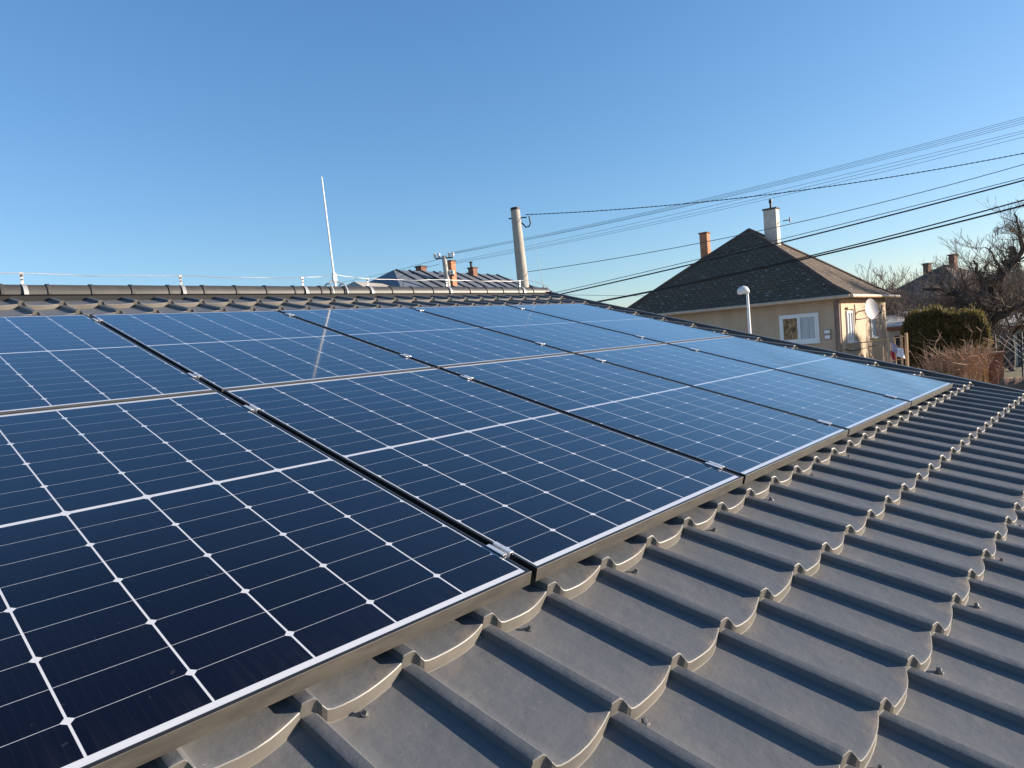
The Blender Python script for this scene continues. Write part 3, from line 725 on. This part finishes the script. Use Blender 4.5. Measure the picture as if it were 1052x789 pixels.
# cables stapled to the lit wall
def wall_line(pp):
    mb = MB(); mb.tube([loc_hit(x, y, '-y') + Vector((0, -.03, 0)) for x, y in pp], .018, 5); mb.build('wall_cable', M_dark, house)
wall_line([(879, 328), (884, 327.6), (890, 326.4), (894, 323)]); wall_line([(867.5, 359), (874, 360.5), (880, 359.5), (890, 357), (899, 355)])
# satellite dish
_n = hm.to_3x3() @ Vector((0, -1, 0)); dp = hmi @ hit_plane(893.8, 317.8, hm @ Vector((0, -WY - .45, 0)), _n) + Vector((0, .45, 0))
dish = empty('satellite_dish', hm @ (dp + Vector((0, -.45, 0))), None, 'white satellite dish on the sunlit end wall of the slate roofed house', 'satellite dish')
aim = Vector((-.36, -.92, .12)).normalized()
dq = aim.to_track_quat('Z', 'Y')
mb = MB(); rings = []
for r_ in (0, .11, .21, .31, .37): rings.append([dq @ Vector((math.cos(t) * r_, math.sin(t) * r_ * 1.12, r_ * r_ * .6)) for t in [k * 2 * math.pi / 24 for k in range(24)]])
vs = [x for rg in rings for x in rg]; vs += [x - aim * .015 for rg in rings for x in rg]; n = 24; R5 = len(rings); fs = []
for i in range(R5 - 1):
    for k in range(n):
        k2 = (k + 1) % n; fs.append((i * n + k, i * n + k2, (i + 1) * n + k2, (i + 1) * n + k)); o_ = R5 * n; fs.append((o_ + i * n + k, o_ + (i + 1) * n + k, o_ + (i + 1) * n + k2, o_ + i * n + k2))
for k in range(n): k2 = (k + 1) % n; fs.append(((R5 - 1) * n + k, (R5 - 1) * n + k2, R5 * n + (R5 - 1) * n + k2, R5 * n + (R5 - 1) * n + k))
mb.add(vs, fs); mb.build('reflector', M_dish, dish, smooth=40)
mb = MB(); mb.tube([dq @ Vector((0, -.42, .08)), dq @ Vector((0, -.2, .42))], .015, 6); mb.tube([dq @ Vector((0, -.22, .38)), dq @ Vector((0, -.16, .46))], .035, 8); mb.build('receiver_arm', M_dark, dish)
mb = MB(); mb.tube([Vector((0, 0, 0)), Vector((.03, .45, -.05))], .03, 6); mb.build('wall_arm', M_zinc, dish)

# ------------------------------------------------------------------ street lamp
sp = at(769.2, 318, 22.0)
lt = at(764, 298.5, 22.0).z
lamp = empty('street_lamp', (sp.x, sp.y, 0), None, 'slim white street lamp in front of the slate roofed house', 'street lamp')
mb = MB(); mb.tube([(0, 0, 0), (0, 0, 1.2), (-.01, .01, lt - .1)], [.065, .052, .038], 10); mb.build('post', M_white, lamp, smooth=50)
mb = MB()
hd = []
for t, ry, rz, dz in ((-.27, .04, .04, -.02), (-.25, .10, .10, -.02), (-.18, .13, .14, .0), (-.04, .14, .145, .02), (.06, .12, .12, .0), (.11, .06, .07, -.04)):
    hd.append([rt * (t * .92 - .06) + Vector((-rt.y, rt.x, 0)) * math.cos(k * math.pi / 6) * ry * .8 + Vector((0, 0, lt + dz + math.sin(k * math.pi / 6) * rz * .85)) for k in range(12)])
vs = [x for rg in hd for x in rg]; n = 12
mb.add(vs, [(i * n + k, i * n + (k + 1) % n, (i + 1) * n + (k + 1) % n, (i + 1) * n + k) for i in range(len(hd) - 1) for k in range(n)] + [tuple(range(n)), tuple((len(hd) - 1) * n + k for k in range(n))])
mb.build('lamp_head', M_white, lamp, smooth=60)

# ------------------------------------------------------------------ house beyond the ridge
rl = at(404.5, 277.2, 38.0)
dirx = Vector((math.cos(math.radians(6)), math.sin(math.radians(6)), 0))
lo, hi = 2.0, 16.0
for _ in range(40):
    md = (lo + hi) / 2
    if project(rl + dirx * md)[0] < 511: lo = md
    else: hi = md
rlen = lo
bh = empty('house', (rl.x, rl.y, 0), (0, 0, math.radians(6)), 'house beyond the ridge with a grey seamed hip roof and three brick chimneys', 'house')
zt = rl.z; HW = 4.6; dz = 2.3
mb = MB(); e = [(-HW * .8, -HW, zt - dz), (rlen + HW * .8, -HW, zt - dz), (rlen + HW * .8, HW, zt - dz), (-HW * .8, HW, zt - dz), (0, 0, zt), (rlen, 0, zt)]
mb.add(e + [(x, y, z - .15) for x, y, z in e[:4]], [(0, 1, 5, 4), (2, 3, 4, 5), (3, 0, 4), (1, 2, 5), (9, 8, 7, 6), (0, 6, 7, 1), (1, 7, 8, 2), (2, 8, 9, 3), (3, 9, 6, 0)])
br_ = mb.build('roof', M_farroof, bh)
mb = MB()
x = .15
while x < rlen + 2.6:
    top_y = 0 if x <= rlen else -HW * (x - rlen) / (HW * .8)
    f0 = top_y / -HW
    mb.tube([(x, -HW * f0 - .02, zt - dz * f0 + .02), (x, -HW, zt - dz + .02)], .055, 4)
    x += .98
mb.build('roof_seams', M_seam, br_)
mb = MB(); mb.box((rlen / 2, 0, (zt - dz) / 2 - .1), (rlen + HW * 1.6 - .9, 2 * HW - .9, zt - dz - .2)); mb.build('wall', M_plaster2, bh)
binv = (Matrix.Translation(bh.location) @ Matrix.Rotation(math.radians(6), 4, 'Z')).inverted()
def bchim(px, wpx, ytop, D, m_, z0):
    P = at(px, ytop, D); L = binv @ P; wd = wpx * D / 700
    mb = MB(); mb.box((L.x, L.y, (z0 + P.z) / 2), (wd * .78, wd * .78, P.z - z0)); o = mb.build('chimney', m_, bh)
    mb = MB(); mb.box((L.x, L.y, P.z + .03), (wd * .78 + .1, wd * .78 + .1, .07)); mb.build('chimney_cap', M_oldroof, o); return o, L, P.z
bchim(432.5, 10, 274.5, 41.6, M_brick2, zt - 1.6); bchim(463, 8.5, 268.8, 38.4, M_brick, zt - 2.2)
o, L, zz = bchim(485.5, 8.5, 275.8, 42.5, M_brick2, zt - 1.6)
mb = MB(); mb.tube([(L.x - .12, L.y, zz), (L.x - .12, L.y, zz + .35)], .07, 8); mb.tube([(L.x - .12, L.y, zz + .35), (L.x - .12, L.y, zz + .42)], [.14, .05], 8); mb.build('flue_pipe', M_black, o)
# pale annex in front of it
pa = at(380, 297, 31); pb_ = at(418, 297, 33.5)
hz = at(397, 287.5, 32).z
ax_ = (pb_ - pa); ax_.z = 0; axn = ax_.normalized(); ayn = Vector((-axn.y, axn.x, 0)); Ls = ax_.length
shed = empty('outbuilding', (pa.x, pa.y, 0), (0, 0, math.atan2(axn.y, axn.x)), 'pale outbuilding with a low hipped roof just behind the ridge', 'outbuilding')
mb = MB(); zs = hz - .55
e = [(-.3, -.2, zs), (Ls + .2, -.2, zs), (Ls + .2, 2.2, zs), (-.3, 2.2, zs), (.25, 1.0, hz), (Ls - .55, 1.0, hz)]
mb.add(e + [(x, y, z - .12) for x, y, z in e[:4]], [(0, 1, 5, 4), (2, 3, 4, 5), (3, 0, 4), (1, 2, 5), (9, 8, 7, 6), (0, 6, 7, 1), (1, 7, 8, 2), (2, 8, 9, 3), (3, 9, 6, 0)])
mb.build('roof', M_paleroof, shed); mb = MB(); mb.box((Ls / 2, 1.0, zs / 2 - .08), (Ls, 2.0, zs - .14)); mb.build('wall', M_plaster2, shed)

# ------------------------------------------------------------------ gardens on the right
def gz(px, py, D, z=0.0):
    P = at(px, py, D); return Vector((P.x, P.y, z))
# bare trees
def grow(mb, twg, p, d, L, r, depth, rnd, spread=.55, up=.12, maxd=5, twigr=.006):
    n = 3; pts = [p]; q = p.copy(); dd = d.copy()
    for i in range(n):
        dd = (dd + Vector((rnd.gauss(0, .16), rnd.gauss(0, .16), rnd.gauss(0, .12) + up * .4))).normalized()
        q = q + dd * (L / n); pts.append(q.copy())
    rr = [max(twigr, r * (1 - .38 * i / n)) for i in range(n + 1)]
    (mb if r > .02 else twg).tube(pts, rr, 6 if r > .05 else 3, cap=False)
    if depth >= maxd: return
    nb = rnd.choice((2, 3, 3)) if depth < 2 else rnd.choice((2, 3, 3, 4))
    for b in range(nb):
        i = rnd.randint(1, n) if b else n
        ax = Vector((rnd.gauss(0, 1), rnd.gauss(0, 1), rnd.gauss(0, .8))).normalized()
        nd = (dd + ax * (spread if b else spread * .45) + Vector((0, 0, up))).normalized()
        grow(mb, twg, pts[i], nd, L * rnd.uniform(.62, .86), rr[i] * (.72 if b == 0 else .55), depth + 1, rnd, spread, up, maxd, twigr)
def bare_tree(base, h, seed, label, group=None, spread=.62, maxd=6, r=.14, twm=None, twigr=.007, stems=1, up=.12, name='bare_tree', limbs=None):
    rnd = random.Random(seed); root = empty(name, base, None, label, 'tree' if name != 'bare_shrub' else 'shrub', group)
    a, b = MB(), MB()
    for s in range(stems):
        off = Vector((rnd.gauss(0, .25), rnd.gauss(0, .25), 0)) if stems > 1 else Vector((0, 0, 0))
        d0 = Vector((rnd.gauss(0, .12 if stems == 1 else .35), rnd.gauss(0, .12 if stems == 1 else .35), 1)).normalized()
        grow(a, b, off, d0, h * .30, r, 0, rnd, spread, up, maxd, twigr)
    zs = sorted(p[2] for p in b.v); f = h / zs[int(len(zs) * .985)]
    for m_ in (a, b): m_.v = [(x * (.55 + .45 * f), y * (.55 + .45 * f), z * f) for x, y, z in m_.v]
    a.build('trunk', M_bark, root, smooth=60); b.build('crown', twm or M_twig, root)
    return root
# the big old fruit tree at the right edge, its limbs where the photo shows them
TD = 36.0
tb = gz(1019, 345, TD)
tree = empty('fruit_tree', tb, None, 'big gnarled bare fruit tree behind the clipped hedge at the right edge', 'tree', 'bare trees in the gardens')
A_, B_ = MB(), MB(); rnd = random.Random(21)
def limb(pp, rad, dd=0.0):
    pts = [at(x, y, TD + o_) - tb for x, y, o_ in pp]
    fine = []; rr = []
    for i in range(len(pts) - 1):
        for k in range(4):
            t = k / 4; fine.append(pts[i].lerp(pts[i + 1], t) + Vector((rnd.gauss(0, .03), rnd.gauss(0, .03), rnd.gauss(0, .03)))); rr.append(rad[0] + (rad[1] - rad[0]) * (i + t) / (len(pts) - 1))
    fine.append(pts[-1]); rr.append(rad[1]); rr = [q * 1.12 for q in rr]; A_.tube(fine, rr, 7)
    for i in range(1, len(fine)):
        for b in range(2 if i % 3 else 1):
            dirv = Vector((rnd.gauss(0, 1), rnd.gauss(0, 1), rnd.gauss(.45, .7))).normalized()
            grow(A_, B_, fine[i], dirv, rnd.uniform(.36, .72), rr[i] * .38, 2, rnd, .6, .12, 5, .006)
limb([(1019, 400, 0), (1018, 362, 0), (1014, 334, 0)], (.26, .22))
limb([(1014, 334, 0), (1004, 324, .2), (990, 312, .3), (982, 301, .4), (968, 299, .2), (948, 297, .0)], (.17, .04))
limb([(1014, 334, 0), (1012, 306, -.2), (1010, 288, -.4), (1000, 268, -.6)], (.16, .04))
limb([(1014, 334, 0), (1019, 306, .1), (1028, 288, .2), (1040, 272, .3), (1051, 255, .3), (1047, 238, .2), (1042, 220, .2)], (.19, .03))
limb([(1014, 336, 0), (1030, 322, -.3), (1046, 316, -.6), (1066, 300, -.9)], (.16, .05))
limb([(990, 312, .3), (992, 296, .8), (986, 276, 1.2)], (.08, .02))
limb([(1028, 288, .2), (1026, 272, .6), (1012, 254, .9)], (.09, .02))
limb([(1051, 255, .3), (1064, 244, .2), (1072, 226, 0)], (.08, .02))
A_.build('trunk', M_bark, tree, smooth=60); B_.build('crown', M_twig, tree)
specs = [(893, 47, 279, 'slight bare tree showing over the eave of the slate roofed house'), (909, 44, 288, 'bare tree just right of the slate roofed house'),
         (926, 43, 294, 'bushy bare tree above the pale flat roof beside the house'), (944, 40, 290, 'bare tree above the left end of the clipped hedge'),
         (966, 44, 290, 'brown bare tree in front of the far gabled roof'), (986, 38, 289, 'bare tree above the right end of the clipped hedge'),
         (1006, 46, 276, 'tall bare tree behind the gnarled fruit tree'), (1026, 40, 280, 'bare tree tangled with the right limbs of the fruit tree'), (1046, 37, 276, 'bare tree at the very right edge of the photo'), (1066, 42, 268, 'bare tree partly outside the right edge of the photo')]
for i, (px, D, yt, lb_) in enumerate(specs):
    bare_tree(gz(px, 320, D), at(px, yt, D).z, 100 + i, lb_, 'bare trees in the gardens', .66, 6, .10, M_twig2 if i % 2 == 0 else M_twig, .0095, stems=2, up=.10)
# far wood closing the horizon on the right
mb = MB(); rnd = random.Random(77)
for i in range(4200):
    px = rnd.uniform(872, 1120); D = rnd.uniform(52, 92); b = gz(px, 320, D)
    hgt = rnd.uniform(3.0, 5.9) * (1.0 if px > 930 else .78)
    d = Vector((rnd.gauss(0, .35), rnd.gauss(0, .35), 1)); z0 = rnd.uniform(0, .6) * hgt
    mb.tube([b + Vector((0, 0, z0)), b + Vector((d.x * .6, d.y * .6, z0 + (hgt - z0) * .6)), b + Vector((d.x, d.y, hgt))], [.05, .03, .01], 3, cap=False)
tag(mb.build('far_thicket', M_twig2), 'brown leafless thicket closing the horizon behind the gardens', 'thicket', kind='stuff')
# conifer peeking over
cp = gz(1040, 262, 58); ct_ = at(1041, 253, 58).z
fir = empty('conifer_tree', cp, None, 'small dark conifer rising above the bare trees at the right', 'tree')
mb = MB(); mb.tube([(0, 0, 0), (0, 0, ct_ * .95)], [.16, .02], 6); mb.build('trunk', M_bark, fir)
mb = MB(); rnd = random.Random(8)
for i in range(1500):
    t = rnd.random() ** .7; z = ct_ * (.15 + .85 * t); R_ = (1 - t) * 1.35 + .05; a_ = rnd.uniform(0, 6.28); r_ = R_ * rnd.uniform(.2, 1)
    c_ = Vector((math.cos(a_) * r_, math.sin(a_) * r_, z - r_ * .25)); o1 = Vector((math.cos(a_), math.sin(a_), -.3)) * .22; o2 = Vector((-math.sin(a_), math.cos(a_), 0)) * .07
    mb.add([c_ - o2, c_ + o1, c_ + o2, c_ + Vector((0, 0, .08))], [(0, 1, 3), (1, 2, 3), (0, 2, 1)])
mb.build('crown', M_fir, fir)
# far house with two chimneys
fh = at(972, 272, 62); 
fa = empty('house', (fh.x, fh.y, 0), (0, 0, math.radians(-20)), 'far brown roofed house with two chimneys above the bare trees', 'house')
zt = fh.z; mb = MB(); e = [(-4.2, -4.2, zt - 2.6), (4.2, -4.2, zt - 2.6), (4.2, 4.2, zt - 2.6), (-4.2, 4.2, zt - 2.6), (-.4, 0, zt), (.4, 0, zt)]
mb.add(e + [(x, y, z - .15) for x, y, z in e[:4]], [(0, 1, 5, 4), (2, 3, 4, 5), (3, 0, 4), (1, 2, 5), (9, 8, 7, 6), (0, 6, 7, 1), (1, 7, 8, 2), (2, 8, 9, 3), (3, 9, 6, 0)])
mb.build('roof', M_oldroof, fa); mb = MB(); mb.box((0, 0, (zt - 2.6) / 2 - .1), (7.4, 7.4, zt - 2.8)); mb.build('wall', M_plaster2, fa)
fi = (Matrix.Translation(fa.location) @ Matrix.Rotation(math.radians(-20), 4, 'Z')).inverted()
for px, py, wd in ((952.5, 271.5, .42), (979, 262.3, .42)):
    P = at(px, py, 62); L = fi @ P; mb = MB(); mb.box((L.x, L.y, P.z - 1.2), (wd, wd, 2.4)); o = mb.build('chimney', M_brick2, fa)
    mb = MB(); mb.box((L.x, L.y, P.z + .04), (wd + .12, wd + .12, .1)); mb.build('chimney_cap', M_oldroof, o)
# low flat-roofed garages beyond the hedge
def flat_garage(x0, x1, ytop, yb, D, label, wallm, fm):
    a = at(x0, ytop, D); b = at(x1, ytop, D * 1.02); ax_ = b - a; ax_.z = 0; L = ax_.length; rz = math.atan2(ax_.y, ax_.x); z = (a.z + b.z) / 2
    e_ = empty('flat_garage', (a.x, a.y, 0), (0, 0, rz), label, 'garage'); zb = at((x0 + x1) / 2, yb, D).z
    mb = MB(); mb.prism([(-.2, -.15, zb), (L + .2, -.15, zb), (L + .2, 5, z + .12), (-.2, 5, z + .12)], (0, 0, .10)); mb.build('roof', M_flat, e_)
    mb = MB(); mb.box((L / 2, -.17, zb + .0), (L + .4, .05, .18)); mb.build('fascia', fm, e_)
    mb = MB(); mb.box((L / 2, 2.45, zb / 2 - .03), (L, 4.9, zb - .06)); mb.build('wall', wallm, e_)
    mb = MB(); mb.box((L * .5, -.02, zb * .42), (L * .75, .05, zb * .84)); mb.build('door', M_dark, e_)
flat_garage(912, 956, 326.5, 336.5, 38, 'low garage with a pale flat roof between the house and the hedge', M_plaster2, M_rust)
flat_garage(958, 1012, 319.5, 327, 42, 'low garage with a whitish flat roof showing over the clipped hedge', M_plaster2, M_flat)
flat_garage(1038, 1090, 325, 335, 40, 'low garage with a reddish roof edge at the right of the fruit tree', M_plaster2, M_rust)
# clipped conifer hedge: leaf flakes through the volume
def hedge(px0, px1, ytop, D, depth, label):
    a = gz(px0, 350, D); b = gz(px1, 350, D); zt_ = at((px0 + px1) / 2, ytop, D).z; ax_ = (b - a); L = ax_.length
    e_ = empty('clipped_hedge', a, (0, 0, math.atan2(ax_.y, ax_.x)), label, 'hedge')
    mb = MB(); rnd = random.Random(4); lump = [(rnd.uniform(0, L), rnd.uniform(.1, .5)) for _ in range(9)]
    for i in range(26000):
        x = rnd.uniform(0, L); y = rnd.uniform(0, depth); t = rnd.random()
        ex = min(x, L - x) / (L * .22); edge = math.sqrt(max(0, 1 - (1 - min(1, ex)) ** 2))
        zt2 = zt_ * (.72 + .28 * edge) + .12 * math.sin(x * 2.2) + .07 * math.sin(x * 5.7 + 1) + rnd.gauss(0, .10) + (rnd.uniform(0, .28) if rnd.random() < .06 else 0)
        yy = abs(y - depth / 2) / (depth / 2); zt2 *= (1 - .10 * yy * yy)
        z = zt2 * (1 - (1 - t) ** 2 if rnd.random() < .6 else 1 - abs(rnd.gauss(0, .06)))
        if rnd.random() < .45: y = rnd.uniform(-.1, .25) + .12 * math.sin(x * 3 + z * 2)
        c_ = Vector((x, y, max(.05, z))); s = rnd.uniform(.05, .11)
        d = Vector((rnd.gauss(0, .5), rnd.gauss(0, .5) - .15, rnd.gauss(.7, .4))).normalized() * s; q = d.orthogonal().normalized(); q = (Matrix.Rotation(rnd.uniform(0, 6.28), 3, d.normalized()) @ q) * s * .38
        mb.add([c_ - q, c_ + q, c_ + d * 1.3 + q * .3, c_ + d * 1.3 - q * .3], [(0, 1, 2, 3)])
    mb.build('foliage', M_hedge, e_)
    mb = MB(); rnd = random.Random(5)
    for k in range(7):
        x = L * (k + .5) / 7; mb.tube([(x, depth / 2, 0), (x + rnd.gauss(0, .1), depth / 2, zt_ * .85)], [.07, .03], 6)
    mb.build('stems', M_bark, e_)
hedge(927, 1017, 323.5, 30, 1.8, 'clipped dark green conifer hedge with a golden sunlit top')
# dry reddish shrub in front of the hedge
def dry_shrub(px, D, h, n, spread, seed, label, m_=None, wdt=1.0):
    b = gz(px, 350, D); e_ = empty('dry_shrub', b, None, label, 'shrub', 'dry shrubs in front of the hedge'); rnd = random.Random(seed); mb = MB()
    for i in range(n):
        o_ = rt * rnd.gauss(0, .5) * wdt + Vector((rnd.gauss(0, .15), rnd.gauss(0, .15), 0))
        hh = h * rnd.uniform(.5, 1.0); d = rt * rnd.gauss(0, spread) + Vector((rnd.gauss(0, spread * .5), rnd.gauss(0, spread * .5), 0))
        pts = [o_ + d * t * t + Vector((rnd.gauss(0, .03), rnd.gauss(0, .03), hh * t - (.15 * hh * max(0, t - .7) * 3 if rnd.random() < .3 else 0))) for t in (0, .3, .6, .85, 1)]
        mb.tube(pts, [.014, .013, .011, .008, .004], 3, cap=False)
        for k in range(3):
            s_ = pts[rnd.randint(2, 3)]; dv = Vector((rnd.gauss(0, .25), rnd.gauss(0, .25), rnd.uniform(-.05, .4))); mb.tube([s_, s_ + dv * .6, s_ + dv], [.008, .006, .003], 3, cap=False)
    mb.build('stems', m_ or M_reed, e_)
dry_shrub(975, 27.5, 1.75, 130, .38, 1, 'dense clump of dry reddish stems in front of the hedge, left one', wdt=.75); dry_shrub(991, 28, 1.9, 120, .34, 2, 'arching dry rust brown stems before the right end of the hedge', wdt=.6)
dry_shrub(999, 29, 2.5, 26, .7, 3, 'tall sparse dry shrub beside the brick pillar', wdt=.6); dry_shrub(955, 27.8, 2.2, 9, .7, 6, 'thin leggy dry shrub with bent twigs at the hedge foot', wdt=.3)
dry_shrub(786, 24, 1.75, 30, .5, 9, 'small dry bush against the shaded house wall')
# wooden trellis with laundry beside the house
ta = gz(906, 360, 25.5); tb_ = gz(931, 360, 25.5); ax_ = tb_ - ta; TL = ax_.length
tr = empty('wooden_trellis', ta, (0, 0, math.atan2(ax_.y, ax_.x)), 'rough wooden trellis of thin posts beside the beige house', 'trellis')
ztr = at(918, 345, 25.5).z; rnd = random.Random(14)
for x, h_, r_ in ((0.0, .86, .022), (.22, .9, .02), (.42, .95, .02), (TL * .62, .98, .022), (TL * .82, 1.0, .04), (TL, 1.03, .05)):
    mb = MB(); mb.tube([(x, 0, 0), (x + rnd.gauss(0, .03), 0, ztr * h_)], r_, 6); mb.build('post', M_wood, tr)
for z in (.93, .62, .36):
    mb = MB(); mb.tube([(-.6 if z > .9 else 0, 0.03, ztr * z), (TL, 0.03, ztr * (z + .05))], .018, 5); mb.build('rail', M_wood, tr)
for px0, px1, y0_, y1_, m_, lb_ in ((915, 921, 352, 361, M_cloth_p, 'mauve cloth hanging on the wooden trellis'), (919, 928, 356, 366, M_cloth_w, 'white cloth hanging askew on the wooden trellis'), (914, 919, 360, 368, M_cloth_r, 'small red cloth hanging low on the wooden trellis')):
    mb = MB(); N_ = 7; D = 25.3; vs = []
    for s in (0, .02):
        for i in range(N_):
            for j in range(N_):
                P = at(px0 + (px1 - px0) * i / (N_ - 1) + j * .3, y0_ + (y1_ - y0_) * j / (N_ - 1) + i * .4, D + s + .04 * math.sin(i * 1.8 + j * .4)); vs.append(P)
    fs = [];
    for i in range(N_ - 1):
        for j in range(N_ - 1):
            a0 = i * N_ + j; fs.append((a0, a0 + 1, a0 + N_ + 1, a0 + N_)); b0 = N_ * N_ + a0; fs.append((b0, b0 + N_, b0 + N_ + 1, b0 + 1))
    bd = [i * N_ for i in range(N_)] + [(N_ - 1) * N_ + j for j in range(1, N_)] + [i * N_ + N_ - 1 for i in range(N_ - 2, -1, -1)] + [j for j in range(N_ - 2, 0, -1)]
    for k in range(len(bd)): a0, b0 = bd[k], bd[(k + 1) % len(bd)]; fs.append((a0, b0, b0 + N_ * N_, a0 + N_ * N_))
    mb.add(vs, fs); tag(mb.build('hanging_cloth', m_, smooth=60), lb_, 'cloth', 'laundry on the trellis')
# brick pillar, mesh fence and leaf-littered bank at the right
bp = gz(1023, 370, 29); zp = at(1022, 364, 29).z
pil = empty('brick_pillar', bp, (0, 0, math.radians(20)), 'short reddish brick pillar beside the dry shrub', 'pillar')
mb = MB(); mb.box((0, 0, zp / 2), (.36, .36, zp)); mb.build('shaft', M_brick2, pil); mb = MB(); mb.box((0, 0, zp + .04), (.5, .5, .09)); mb.build('cap', M_brick2, pil)
fa_ = gz(1021, 355, 33); fb_ = gz(1110, 350, 34); ax_ = fb_ - fa_; FL = ax_.length
fe = empty('mesh_fence', fa_, (0, 0, math.atan2(ax_.y, ax_.x)), 'blue grey wire mesh fence behind the brick pillar', 'fence')
zf1 = at(1035, 345, 33).z; zf0 = .3
mb = MB(); s = .22; k = -8
while k * s < FL + 2:
    x = k * s
    mb_pts = [(x, 0, zf0), (x + (zf1 - zf0), 0, zf1)]; 
    if 0 <= x and x + (zf1 - zf0) <= FL: mb.tube(mb_pts, .011, 3); mb.tube([(x + (zf1 - zf0), .02, zf0), (x, .02, zf1)], .011, 3)
    k += 1
mb.build('wire_mesh', M_mesh, fe)
for x in (0.05, FL * .33, FL * .66, FL - .05):
    mb = MB(); mb.tube([(x, 0, 0), (x, 0, zf1 + .1)], .03, 6); mb.build('post', M_dark, fe)
b0 = gz(1012, 380, 24); b1 = gz(1150, 390, 24); zb = at(1035, 388.5, 24).z; dirn = (b1 - b0).normalized(); nb = Vector((-dirn.y, dirn.x, 0))
mb = MB(); rnd = random.Random(31); M_, Q_ = 40, 8; vs = []
for i in range(M_ + 1):
    for j in range(Q_ + 1):
        t = j / Q_; P = b0.lerp(b1, i / M_) + nb * (t * 3.2 - 1.0); vs.append((P.x, P.y, -.05 + (zb + rnd.uniform(-.04, .04)) * math.sin(math.pi * t) ** .6 * min(1, i / 5 + .05)))
mb.add(vs, [(i * (Q_ + 1) + j, i * (Q_ + 1) + j + 1, (i + 1) * (Q_ + 1) + j + 1, (i + 1) * (Q_ + 1) + j) for i in range(M_) for j in range(Q_)])
tag(mb.build('terrain_bank', M_litter, smooth=180), kind='structure')
